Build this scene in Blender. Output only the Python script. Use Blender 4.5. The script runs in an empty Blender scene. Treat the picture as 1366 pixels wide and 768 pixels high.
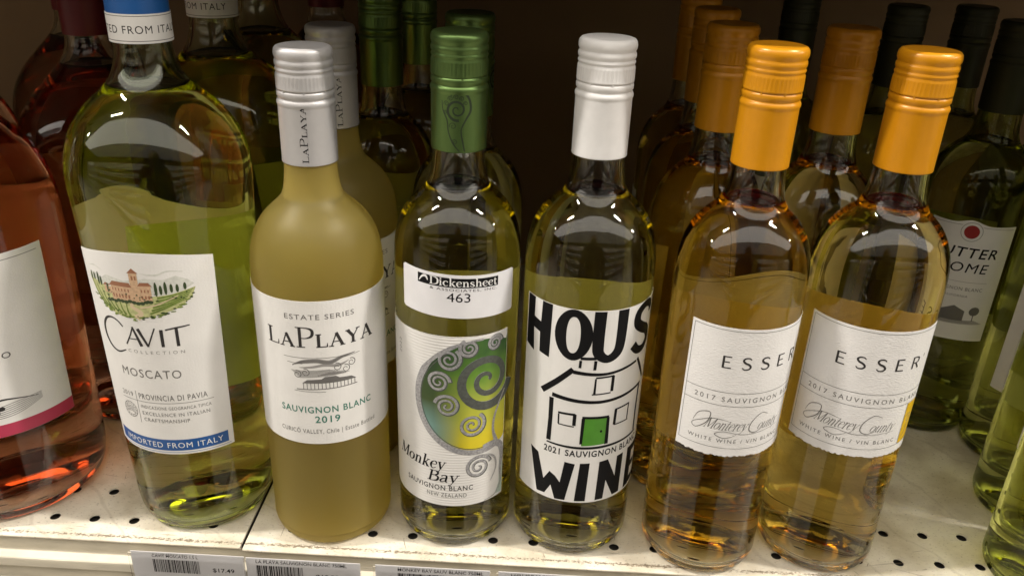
import bpy, bmesh, math, random
from mathutils import Vector, Matrix
random.seed(11)
S = bpy.context.scene
COL = S.collection
R_ = math.radians

# ------------------------------------------------------------------ camera
cam_d = bpy.data.cameras.new("camera"); cam = bpy.data.objects.new("camera", cam_d); COL.objects.link(cam)
right = Vector((0.9986, 0.0376, 0.0370)); up = Vector((-0.0496, 0.4272, 0.9028)); fwd = Vector((-0.0181, 0.9034, -0.4285))
fwd.normalize(); right = (right - fwd * right.dot(fwd)).normalized(); up = right.cross(fwd)
M = Matrix(((right.x, up.x, -fwd.x, 0.0012), (right.y, up.y, -fwd.y, -0.3939), (right.z, up.z, -fwd.z, 0.3754), (0, 0, 0, 1)))
cam.matrix_world = M
cam_d.sensor_width = 36; cam_d.lens = 1100 / 1366 * 36; cam_d.clip_start = 0.01; cam_d.clip_end = 100
S.camera = cam

# ------------------------------------------------------------------ world, lamps, exposure
w = bpy.data.worlds.new("World"); S.world = w; w.use_nodes = True
w.node_tree.nodes["Background"].inputs[0].default_value = (1.0, 0.80, 0.62, 1)
w.node_tree.nodes["Background"].inputs[1].default_value = 0.02
def ceiling_lamp(x, y, z, sx, sy, power, name="ceiling_light_panel"):
    d = bpy.data.lights.new(name, 'AREA'); d.shape = 'RECTANGLE'; d.size = sx; d.size_y = sy
    d.energy = power; d.color = (1.0, 0.94, 0.86)
    o = bpy.data.objects.new(name, d); o.location = (x, y, z); COL.objects.link(o)
    return o
for lx in (-5.8, -1.9, 1.9, 5.9):
    ceiling_lamp(lx, -0.34, 2.75, 0.7, 0.09, 120)
ceiling_lamp(0, -1.70, 2.78, 16, 1.8, 310, "luminous_ceiling")
ceiling_lamp(0, -3.95, 2.78, 16, 2.5, 60, "luminous_ceiling")
V = S.view_settings
V.view_transform = 'Standard'; V.look = 'None'; V.gamma = 1; V.use_curve_mapping = False
V.exposure = -0.2
cy = S.cycles
cy.max_bounces = 24; cy.transmission_bounces = 24; cy.glossy_bounces = 8; cy.diffuse_bounces = 4
cy.transparent_max_bounces = 16; cy.volume_bounces = 0
cy.caustics_refractive = True; cy.caustics_reflective = True; cy.blur_glossy = 0.6
cy.sample_clamp_indirect = 6.0
cy.use_denoising = True
try: cy.denoiser = 'OPENIMAGEDENOISE'
except Exception: pass

# ------------------------------------------------------------------ materials
def new_mat(name):
    m = bpy.data.materials.new(name); m.use_nodes = True
    nt = m.node_tree; nt.nodes.clear()
    out = nt.nodes.new("ShaderNodeOutputMaterial")
    return m, nt, out
def N(nt, t, **kw):
    n = nt.nodes.new(t)
    for k, v in kw.items():
        if k.startswith("i_"): n.inputs[k[2:].replace("_", " ")].default_value = v
        else: setattr(n, k, v)
    return n
def rgba(c): return (c[0], c[1], c[2], 1)
def principled(name, col, rough=0.5, metal=0.0, bump=0.0, bscale=400, var=0.0, vscale=60, spec=0.5, coat=0.0, stretch=None):
    m, nt, out = new_mat(name)
    p = N(nt, "ShaderNodeBsdfPrincipled")
    p.inputs["Base Color"].default_value = rgba(col); p.inputs["Roughness"].default_value = rough
    p.inputs["Metallic"].default_value = metal; p.inputs["Specular IOR Level"].default_value = spec
    p.inputs["Coat Weight"].default_value = coat; p.inputs["Coat Roughness"].default_value = 0.15
    nt.links.new(p.outputs[0], out.inputs[0])
    tc = N(nt, "ShaderNodeTexCoord"); src = tc.outputs["Object"]
    if stretch:
        mp = N(nt, "ShaderNodeMapping"); mp.inputs["Scale"].default_value = stretch
        nt.links.new(src, mp.inputs[0]); src = mp.outputs[0]
    if var:
        no = N(nt, "ShaderNodeTexNoise"); no.inputs["Scale"].default_value = vscale; no.inputs["Detail"].default_value = 6
        nt.links.new(src, no.inputs["Vector"])
        mr = N(nt, "ShaderNodeMapRange"); mr.inputs[1].default_value = 0.3; mr.inputs[2].default_value = 0.7
        mr.inputs[3].default_value = 1 - var; mr.inputs[4].default_value = 1 + var * 0.5
        nt.links.new(no.outputs[0], mr.inputs[0])
        mx = N(nt, "ShaderNodeMix", data_type='RGBA', blend_type='MULTIPLY'); mx.inputs[0].default_value = 1
        mx.inputs[6].default_value = rgba(col); nt.links.new(mr.outputs[0], mx.inputs[7])
        nt.links.new(mx.outputs[2], p.inputs["Base Color"])
    if bump:
        no = N(nt, "ShaderNodeTexNoise"); no.inputs["Scale"].default_value = bscale; no.inputs["Detail"].default_value = 3
        nt.links.new(src, no.inputs["Vector"])
        b = N(nt, "ShaderNodeBump"); b.inputs["Strength"].default_value = bump; b.inputs["Distance"].default_value = 0.0005
        nt.links.new(no.outputs[0], b.inputs["Height"]); nt.links.new(b.outputs[0], p.inputs["Normal"])
    return m
def glass_mat(name, col=(1, 1, 1), rough=0.0, ior=1.5):
    m, nt, out = new_mat(name)
    g = N(nt, "ShaderNodeBsdfGlass"); g.inputs["Color"].default_value = rgba(col)
    g.inputs["Roughness"].default_value = rough; g.inputs["IOR"].default_value = ior
    if rough < 0.05:   # faint waviness of pressed glass
        tc = N(nt, "ShaderNodeTexCoord"); no = N(nt, "ShaderNodeTexNoise"); no.inputs["Scale"].default_value = 38
        no.inputs["Detail"].default_value = 1
        nt.links.new(tc.outputs["Object"], no.inputs["Vector"])
        b = N(nt, "ShaderNodeBump"); b.inputs["Strength"].default_value = 0.045; b.inputs["Distance"].default_value = 0.0012
        nt.links.new(no.outputs[0], b.inputs["Height"]); nt.links.new(b.outputs[0], g.inputs["Normal"])
    nt.links.new(g.outputs[0], out.inputs[0])
    return m
def wine_mat(name, col, dens, scatter=None):
    m, nt, out = new_mat(name)
    at = N(nt, "ShaderNodeAttribute", attribute_name="open_top")
    mr = N(nt, "ShaderNodeMapRange"); mr.inputs[3].default_value = 1.343 / 1.5; mr.inputs[4].default_value = 1.343
    nt.links.new(at.outputs["Fac"], mr.inputs[0])
    g = N(nt, "ShaderNodeBsdfGlass"); g.inputs["Roughness"].default_value = 0
    nt.links.new(mr.outputs[0], g.inputs["IOR"])
    nt.links.new(g.outputs[0], out.inputs[0])
    v = N(nt, "ShaderNodeVolumeAbsorption"); v.inputs["Color"].default_value = rgba(col); v.inputs["Density"].default_value = dens
    nt.links.new(v.outputs[0], out.inputs[1])
    return m
def paper_mat(name, col, weave=0.2, ws=900, lines=False):
    m, nt, out = new_mat(name)
    p = N(nt, "ShaderNodeBsdfPrincipled"); p.inputs["Roughness"].default_value = 0.62
    p.inputs["Specular IOR Level"].default_value = 0.3
    tc = N(nt, "ShaderNodeTexCoord")
    no = N(nt, "ShaderNodeTexNoise"); no.inputs["Scale"].default_value = 45; no.inputs["Detail"].default_value = 8
    nt.links.new(tc.outputs["Object"], no.inputs["Vector"])
    cr = N(nt, "ShaderNodeMapRange"); cr.inputs[1].default_value = .3; cr.inputs[2].default_value = .7
    cr.inputs[3].default_value = 0.94; cr.inputs[4].default_value = 1.02
    nt.links.new(no.outputs[0], cr.inputs[0])
    mx = N(nt, "ShaderNodeMix", data_type='RGBA', blend_type='MULTIPLY'); mx.inputs[0].default_value = 1
    mx.inputs[6].default_value = rgba(col); nt.links.new(cr.outputs[0], mx.inputs[7])
    nt.links.new(mx.outputs[2], p.inputs["Base Color"])
    mp = N(nt, "ShaderNodeMapping"); mp.inputs["Scale"].default_value = (1, 1, 3.5) if lines else (1, 1, 1.4)
    nt.links.new(tc.outputs["Object"], mp.inputs[0])
    n2 = N(nt, "ShaderNodeTexNoise"); n2.inputs["Scale"].default_value = ws; n2.inputs["Detail"].default_value = 2
    nt.links.new(mp.outputs[0], n2.inputs["Vector"])
    b = N(nt, "ShaderNodeBump"); b.inputs["Strength"].default_value = weave; b.inputs["Distance"].default_value = 0.0006
    nt.links.new(n2.outputs[0], b.inputs["Height"]); nt.links.new(b.outputs[0], p.inputs["Normal"])
    nt.links.new(p.outputs[0], out.inputs[0])
    return m
PAPER = paper_mat("white_label_paper", (0.78, 0.77, 0.75))
PAPER_TEX = paper_mat("textured_label_paper", (0.78, 0.77, 0.76), 0.45, 620, True)
PAPER_BACK = paper_mat("back_label_paper", (0.86, 0.84, 0.78), 0.2)
def ribbed():
    m = PAPER.copy(); m.name = "ribbed_label_paper"; nt = m.node_tree
    tc = N(nt, "ShaderNodeTexCoord"); wv = N(nt, "ShaderNodeTexWave", wave_type='BANDS', bands_direction='Z'); wv.inputs["Scale"].default_value = 165; wv.inputs["Distortion"].default_value = .6
    nt.links.new(tc.outputs["Object"], wv.inputs["Vector"])
    b = [n for n in nt.nodes if n.type == 'BUMP'][0]; b.inputs["Strength"].default_value = .22; b.inputs["Distance"].default_value = .0005
    nt.links.new(wv.outputs["Fac"], b.inputs["Height"]); return m
PAPER_RIB = ribbed()
STICKER = paper_mat("glossy_sticker_paper", (0.80, 0.80, 0.83), 0.05)
INK = principled("black_ink", (0.008, 0.008, 0.009), 0.55, bump=.1, spec=.12)
INK_SOFT = principled("dark_grey_ink", (0.04, 0.037, 0.037), 0.5, spec=.15)
GREY_INK = principled("grey_ink", (0.14, 0.135, 0.13), 0.5)
PALE_INK = principled("pale_grey_ink", (0.30, 0.29, 0.28), 0.5)
TEAL_INK = principled("teal_ink", (0.02, 0.17, 0.12), 0.5)
GREEN_INK = principled("green_door_ink", (0.07, 0.26, 0.02), 0.5, var=.1, vscale=200)
BLUE_INK = principled("blue_band_ink", (0.015, 0.09, 0.30), 0.45)
WHITE_INK = principled("white_ink", (0.8, 0.8, 0.8), 0.5)
GOLD_INK = principled("gold_foil", (0.80, 0.50, 0.01), 0.4, metal=.1, var=.2, vscale=300)
SILVER_INK = principled("silver_foil_ink", (0.42, 0.42, 0.44), 0.4, metal=0.3, var=.4, vscale=900)
SILVER_DARK = principled("dark_outline_ink", (.09, .10, .09), .5, var=.3, vscale=500)
PALE_TEAL = principled("pale_teal_ink", (.42, .52, .46), .5)
PINK_INK = principled("pink_band_ink", (0.45, 0.04, 0.09), 0.5)
RED_INK = principled("red_seal_ink", (0.30, 0.02, 0.02), 0.5)
FIELD_A = principled("vineyard_green_ink", (0.16, 0.23, 0.04), 0.5, var=.3, vscale=500)
FIELD_B = principled("vineyard_lime_ink", (0.50, 0.52, 0.24), 0.5, var=.3, vscale=500)
TREE_INK = principled("cypress_green_ink", (0.035, 0.06, 0.02), 0.5)
VILLA_INK = principled("villa_ochre_ink", (0.60, 0.40, 0.25), 0.5, var=.2, vscale=700)
ROOF_INK = principled("terracotta_ink", (0.30, 0.13, 0.07), 0.5)
HAZE_INK = principled("pale_hill_ink", (0.64, 0.65, 0.60), 0.5, var=.15, vscale=600)
PATH_INK = principled("sandy_path_ink", (0.62, 0.50, 0.33), 0.5)
CAP_INK_G = principled("dark_green_cap_ink", (0.008, 0.02, 0.004), 0.6)
def koru_mat():
    m, nt, out = new_mat("green_to_yellow_print")
    p = N(nt, "ShaderNodeBsdfPrincipled"); p.inputs["Roughness"].default_value = .5
    tc = N(nt, "ShaderNodeTexCoord"); sp = N(nt, "ShaderNodeSeparateXYZ"); nt.links.new(tc.outputs["Object"], sp.inputs[0])
    no = N(nt, "ShaderNodeTexNoise"); no.inputs["Scale"].default_value = 60; nt.links.new(tc.outputs["Object"], no.inputs["Vector"])
    a = N(nt, "ShaderNodeMapRange"); a.inputs[1].default_value = .140; a.inputs[2].default_value = .070
    nt.links.new(sp.outputs["Z"], a.inputs[0])
    ad = N(nt, "ShaderNodeMath", operation='MULTIPLY_ADD'); ad.inputs[1].default_value = .35
    nt.links.new(no.outputs[0], ad.inputs[0]); nt.links.new(a.outputs[0], ad.inputs[2])
    r = N(nt, "ShaderNodeValToRGB"); e = r.color_ramp.elements
    e[0].position = .15; e[0].color = (.03, .10, .02, 1); e[1].position = 1; e[1].color = (.72, .60, .02, 1)
    for pos, c in ((.35, (.13, .28, .03)), (.55, (.33, .42, .06)), (.8, (.55, .55, .05))):
        q = e.new(pos); q.color = rgba(c)
    nt.links.new(ad.outputs[0], r.inputs[0])
    b = N(nt, "ShaderNodeMapRange"); b.inputs[1].default_value = .006; b.inputs[2].default_value = -.018
    nt.links.new(sp.outputs["X"], b.inputs[0])
    c2 = N(nt, "ShaderNodeMapRange"); c2.inputs[1].default_value = .110; c2.inputs[2].default_value = .093
    nt.links.new(sp.outputs["Z"], c2.inputs[0])
    dk = N(nt, "ShaderNodeMapRange"); dk.inputs[1].default_value = .012; dk.inputs[2].default_value = -.010; dk.inputs[4].default_value = .92
    nt.links.new(sp.outputs["X"], dk.inputs[0])
    md = N(nt, "ShaderNodeMix", data_type='RGBA'); nt.links.new(dk.outputs[0], md.inputs[0]); nt.links.new(r.outputs[0], md.inputs[6]); md.inputs[7].default_value = (.018, .045, .016, 1)
    mu = N(nt, "ShaderNodeMath", operation='MULTIPLY'); nt.links.new(b.outputs[0], mu.inputs[0]); nt.links.new(c2.outputs[0], mu.inputs[1])
    mx = N(nt, "ShaderNodeMix", data_type='RGBA'); nt.links.new(mu.outputs[0], mx.inputs[0]); nt.links.new(md.outputs[2], mx.inputs[6])
    mx.inputs[7].default_value = (.20, .38, .36, 1)
    nt.links.new(mx.outputs[2], p.inputs["Base Color"]); nt.links.new(p.outputs[0], out.inputs[0])
    return m
KORU = koru_mat()

GLASS = glass_mat("clear_bottle_glass", (0.985, 0.99, 0.975))
GLASS_GREEN = glass_mat("pale_green_bottle_glass", (0.94, 0.97, 0.88))
GLASS_OLIVE = glass_mat("olive_bottle_glass", (0.80, 0.83, 0.62))
def frost_mat():
    m, nt, out = new_mat("frosted_bottle_glass")
    g = N(nt, "ShaderNodeBsdfGlass"); g.inputs["Roughness"].default_value = .44; g.inputs["IOR"].default_value = 1.5
    g.inputs["Color"].default_value = (1, .95, .80, 1)
    t = N(nt, "ShaderNodeBsdfTranslucent"); t.inputs["Color"].default_value = (.97, .87, .40, 1)
    d = N(nt, "ShaderNodeBsdfDiffuse"); d.inputs["Color"].default_value = (.66, .54, .17, 1)
    a = N(nt, "ShaderNodeMixShader"); a.inputs[0].default_value = .40
    b = N(nt, "ShaderNodeMixShader"); b.inputs[0].default_value = .13
    nt.links.new(g.outputs[0], a.inputs[1]); nt.links.new(t.outputs[0], a.inputs[2])
    nt.links.new(a.outputs[0], b.inputs[1]); nt.links.new(d.outputs[0], b.inputs[2]); nt.links.new(b.outputs[0], out.inputs[0])
    return m
GLASS_FROST = frost_mat()
WINE_YG = wine_mat("straw_wine", (0.945, 0.875, 0.0), 15)
WINE_MB = wine_mat("pale_green_wine", (0.925, 0.865, 0.0), 17)
WINE_AMBER = wine_mat("amber_wine", (0.975, 0.795, 0.0), 22)
WINE_SU = wine_mat("pale_olive_wine", (0.93, 0.88, 0.15), 14)
WINE_CAV = wine_mat("lemon_green_wine", (0.91, 0.90, 0.0), 14)
WINE_PLAYA = wine_mat("cloudy_amber_wine", (0.965, 0.885, 0.0), 22)
WINE_ROSE = wine_mat("rose_wine", (0.90, 0.62, 0.40), 27)
CAP_SILVER = principled("silver_cap_paint", (0.50, 0.49, 0.49), 0.38, metal=.3, bump=.04, bscale=1500, var=.035, vscale=200)
CAP_WHITE = principled("pearl_white_cap_paint", (0.74, 0.73, 0.72), 0.42, metal=.0, bump=.03, bscale=1500, var=.035, vscale=200)
CAP_GREEN = principled("metallic_green_cap_paint", (0.12, 0.20, 0.06), 0.3, metal=.75, bump=.1, bscale=1500, var=.035, vscale=200)
CAP_OLIVE = principled("dark_olive_cap_paint", (0.03, 0.033, 0.012), 0.45, metal=.2)
CAP_ORANGE = principled("orange_cap_paint", (0.60, 0.25, 0.006), 0.30, metal=.08, bump=.03, bscale=1500, var=.035, vscale=200)
CAP_BLUE = principled("blue_cap_paint", (0.015, 0.10, 0.33), 0.4)
CAP_RED = principled("dark_red_cap_paint", (0.16, 0.012, 0.02), 0.45)
LINER = principled("grey_cap_liner", (0.2, 0.2, 0.2), 0.6)

# ------------------------------------------------------------------ object helpers
def obj(name, me, mats, parent=None):
    o = bpy.data.objects.new(name, me); COL.objects.link(o)
    if me is not None:
        for m in (mats if isinstance(mats, (list, tuple)) else [mats]): me.materials.append(m)
    if parent is not None: o.parent = parent
    return o
def empty(name, loc, label, cat, group=None):
    o = bpy.data.objects.new(name, None); COL.objects.link(o); o.location = loc; o.empty_display_size = .01
    o["label"] = label; o["category"] = cat
    if group: o["group"] = group
    return o
def tag(o, label, cat, group=None):
    o["label"] = label; o["category"] = cat
    if group: o["group"] = group
def mesh_from(name, vs, fs, smooth=False):
    me = bpy.data.meshes.new(name); me.from_pydata(vs, [], fs); me.validate()
    if smooth: me.polygons.foreach_set("use_smooth", [True] * len(me.polygons))
    me.update(); return me
def box_mesh(name, x0, x1, y0, y1, z0, z1, bevel=0.0):
    bm = bmesh.new(); bmesh.ops.create_cube(bm, size=1)
    for v in bm.verts: v.co = Vector(((x0 + x1) / 2 + v.co.x * (x1 - x0), (y0 + y1) / 2 + v.co.y * (y1 - y0), (z0 + z1) / 2 + v.co.z * (z1 - z0)))
    if bevel: bmesh.ops.bevel(bm, geom=bm.edges[:], offset=bevel, segments=2, affect='EDGES', profile=.6)
    me = bpy.data.meshes.new(name); bm.to_mesh(me); bm.free(); return me
def catmull(pts, n=6):
    out = []
    P = [pts[0]] + list(pts) + [pts[-1]]
    for i in range(1, len(P) - 2):
        p0, p1, p2, p3 = P[i - 1], P[i], P[i + 1], P[i + 2]
        for k in range(n):
            t = k / n
            out.append(tuple(0.5 * ((2 * b) + (-a + c) * t + (2 * a - 5 * b + 4 * c - d) * t * t + (-a + 3 * b - 3 * c + d) * t ** 3)
                             for a, b, c, d in zip(p0, p1, p2, p3)))
    out.append(tuple(pts[-1])); return out
def lathe(prof, seg=72, flip=False, ribs=None, closed_ends=True):
    """prof: list of (r,h) in mm bottom to top; ribs: (h0,h1,depth)"""
    vs, fs, rows = [], [], []
    for r, h in prof:
        if r < 1e-6:
            rows.append([len(vs)]); vs.append((0, 0, h / 1000)); continue
        row = []
        for k in range(seg):
            a = 2 * math.pi * k / seg; rr = r
            if ribs and ribs[0] <= h <= ribs[1] and k % 3 == 0: rr -= ribs[2]
            row.append(len(vs)); vs.append((rr * math.sin(a) / 1000, -rr * math.cos(a) / 1000, h / 1000))
        rows.append(row)
    for A, B in zip(rows[:-1], rows[1:]):
        for k in range(seg):
            k2 = (k + 1) % seg
            if len(A) == 1 and len(B) == 1: break
            if len(A) == 1: f = (A[0], B[k2], B[k])
            elif len(B) == 1: f = (A[k], A[k2], B[0])
            else: f = (A[k], A[k2], B[k2], B[k])
            fs.append(f[::-1] if flip else f)
    return vs, fs
def rint(prof):
    """radius as a function of height from the outer wall of a profile (mm)"""
    wall = [(h, r) for r, h in prof]
    i0 = max(range(len(wall)), key=lambda i: -abs(wall[i][0] - 20) if wall[i][1] > 20 else -999)
    wall = wall[i0:]
    def f(h):
        if h <= wall[0][0]: return wall[0][1]
        for (a, ra), (b, rb) in zip(wall[:-1], wall[1:]):
            if h <= b: return ra + (rb - ra) * (h - a) / max(b - a, 1e-6)
        return wall[-1][1]
    return f

# ------------------------------------------------------------------ printing on curved paper
class Curve:
    """maps flat label coordinates (s mm around, h mm up) on to a bottle wall"""
    def __init__(self, rfun, rref): self.rf, self.rr = rfun, rref
    def __call__(self, s, h, off):
        a = s / self.rr; r = self.rf(h) + off
        return (r * math.sin(a) / 1000, -r * math.cos(a) / 1000, h / 1000)
class Flat:
    """flat vertical card facing -y"""
    def __init__(self, y): self.y = y
    def __call__(self, s, h, off): return (s / 1000, self.y - off / 1000, h / 1000)
class Ink:
    """collects flat polygons, builds one printed mesh"""
    def __init__(self, xf=None): self.polys = []; self.lv = 0; self.xf = xf; self.texts = []
    def add(self, pts):
        if self.xf: pts = [self.xf(*p) for p in pts]
        self.polys.append((pts, self.lv)); return self
    def nxt(self): self.lv += 1
    def poly(self, pts): self.add(pts); self.nxt(); return self
    def ribbon(self, pts, w, smooth=False, cap=False):
        if not isinstance(w, (list, tuple)): w = [w] * len(pts)
        if smooth:
            q = catmull([(p[0], p[1], ww) for p, ww in zip(pts, w)], 5)
            pts = [(a, b) for a, b, _ in q]; w = [c for _, _, c in q]
        L, Rr = [], []
        n = len(pts)
        for i in range(n):
            a = pts[max(0, i - 1)]; b = pts[min(n - 1, i + 1)]
            dx, dy = b[0] - a[0], b[1] - a[1]; l = math.hypot(dx, dy) or 1
            nx, ny = -dy / l * w[i] / 2, dx / l * w[i] / 2
            L.append((pts[i][0] + nx, pts[i][1] + ny)); Rr.append((pts[i][0] - nx, pts[i][1] - ny))
        for i in range(n - 1): self.add([L[i], Rr[i], Rr[i + 1], L[i + 1]])
        self.nxt(); return self
    def ellipse(self, cx, cy, rx, ry, wv=None, n=28, thick_sides=None):
        if wv is None: return self.poly([(cx + rx * math.cos(2 * math.pi * k / n), cy + ry * math.sin(2 * math.pi * k / n)) for k in range(n)])
        for k in range(n):
            a, b = 2 * math.pi * k / n, 2 * math.pi * (k + 1) / n
            def wd(t): return wv + (thick_sides or 0) * abs(math.cos(t))
            def pt(t, s_): return (cx + (rx + s_ * wd(t) / 2) * math.cos(t), cy + (ry + s_ * wv / 2) * math.sin(t))
            self.add([pt(a, -1), pt(a, 1), pt(b, 1), pt(b, -1)])
        self.nxt(); return self
    def rect(self, x0, x1, y0, y1): return self.poly([(x0, y0), (x1, y0), (x1, y1), (x0, y1)])
    def line(self, x0, y0, x1, y1, w): return self.ribbon([(x0, y0), (x1, y1)], w)
    def spiral(self, cx, cy, r0, r1, a0, turns, w0, w1, n=None):
        n = n or int(26 * abs(turns)) + 6
        pts, ws = [], []
        for k in range(n + 1):
            t = k / n; a = a0 + turns * 2 * math.pi * t; r = r0 + (r1 - r0) * t ** 0.85
            pts.append((cx + r * math.cos(a), cy + r * math.sin(a))); ws.append(w0 + (w1 - w0) * t)
        return self.ribbon(pts, ws)
    def text(self, body, x0, x1, y0, cap, weight=0.0, shear=0.0, arc=0.0, track=1.15):
        """sans text, from x0 to x1 with capitals cap high, standing on y0; arc = sag of baseline"""
        polys = sans(body, weight, shear, track); wd, ch = SANS_DIM[(body, weight, shear, track)]
        kx = (x1 - x0) / wd; ky = cap / ch; xm = (x0 + x1) / 2; hw = (x1 - x0) / 2
        for p in polys:
            self.add([(x0 + a * kx, y0 + b * ky - (arc * (1 - ((x0 + a * kx - xm) / hw) ** 2) if arc else 0)) for a, b in p])
        self.nxt(); return self
    def serif(self, body, x0, x1, y0, cap, wt=1.0, shear=0.0, gap=0.06, caps_scale=None, rise=0.0):
        adv = []
        for i, ch in enumerate(body):
            sc = caps_scale[i] if caps_scale else 1.0
            adv.append((SG[ch][0] + gap) * sc if ch != ' ' else .4)
        tot = sum(adv) - gap; k = (x1 - x0) / tot; x = x0
        for i, ch in enumerate(body):
            sc = caps_scale[i] if caps_scale else 1.0
            if ch != ' ':
                yb = y0 + rise * (x - x0)
                for pts, ws, sm in SG[ch][1]:
                    q = [(x + (a * sc) * k + shear * b * cap * sc, yb + b * cap * sc) for a, b in pts]
                    self.ribbon(q, [v * cap * wt for v in (ws if isinstance(ws, (list, tuple)) else [ws] * len(pts))], sm)
            x += adv[i] * k
        return self
    def build(self, name, mp, mat, parent, base=0.36, step=1.6):
        vs, fs = [], []
        bm = bmesh.new()
        lay = bm.verts.layers.float.new("lv")
        for pts, lv in self.polys:
            try:
                vv = [bm.verts.new((p[0], p[1], 0)) for p in pts]
                for v in vv: v[lay] = lv
                bm.faces.new(vv)
            except ValueError: pass
        bm.normal_update()
        bmesh.ops.triangulate(bm, faces=[f for f in bm.faces if len(f.verts) > 4], quad_method='BEAUTY', ngon_method='EAR_CLIP')
        bm.normal_update()
        if isinstance(mp, Curve) and bm.verts:
            lo = min(v.co.x for v in bm.verts); hi = max(v.co.x for v in bm.verts)
            x = math.floor(lo / step) * step + step
            while x < hi:
                if any(True for _ in (0,)):
                    fsx = [f for f in bm.faces if min(v.co.x for v in f.verts) < x < max(v.co.x for v in f.verts)]
                    if fsx:
                        g = fsx + list({e for f in fsx for e in f.edges}) + list({v for f in fsx for v in f.verts})
                        bmesh.ops.bisect_plane(bm, geom=g, plane_co=(x, 0, 0), plane_no=(1, 0, 0), dist=1e-5)
                x += step
        for f in bm.faces:
            if f.normal.z < 0: f.normal_flip()
        nlv = max(self.lv, 1)
        for v in bm.verts:
            v.co = Vector(mp(v.co.x, v.co.y, base + 0.05 * v[lay] / nlv))
        me = bpy.data.meshes.new(name); bm.to_mesh(me); bm.free()
        return obj(name, me, mat, parent)
_S, SANS_DIM = {}, {}
def sans(body, weight=0.0, shear=0.0, track=1.0):
    key = (body, weight, shear, track)
    if key in _S: return _S[key]
    c = bpy.data.curves.new("t", 'FONT'); c.body = body; c.offset = weight; c.shear = shear; c.resolution_u = 3; c.space_character = track
    o = bpy.data.objects.new("t", c); COL.objects.link(o)
    me = o.to_mesh()
    P = [[(me.vertices[i].co.x, me.vertices[i].co.y) for i in p.vertices] for p in me.polygons]
    o.to_mesh_clear(); bpy.data.objects.remove(o); bpy.data.curves.remove(c)
    xs = [a for p in P for a, b in p]; x0, x1 = min(xs), max(xs)
    P = [[(a - x0, b) for a, b in p] for p in P]
    _S[key] = P; SANS_DIM[key] = (x1 - x0, 0.71)
    return P
T, t_ = 0.17, 0.06
def srf(x0, x1, y): return ([(x0, y), (x1, y)], t_, False)
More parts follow.
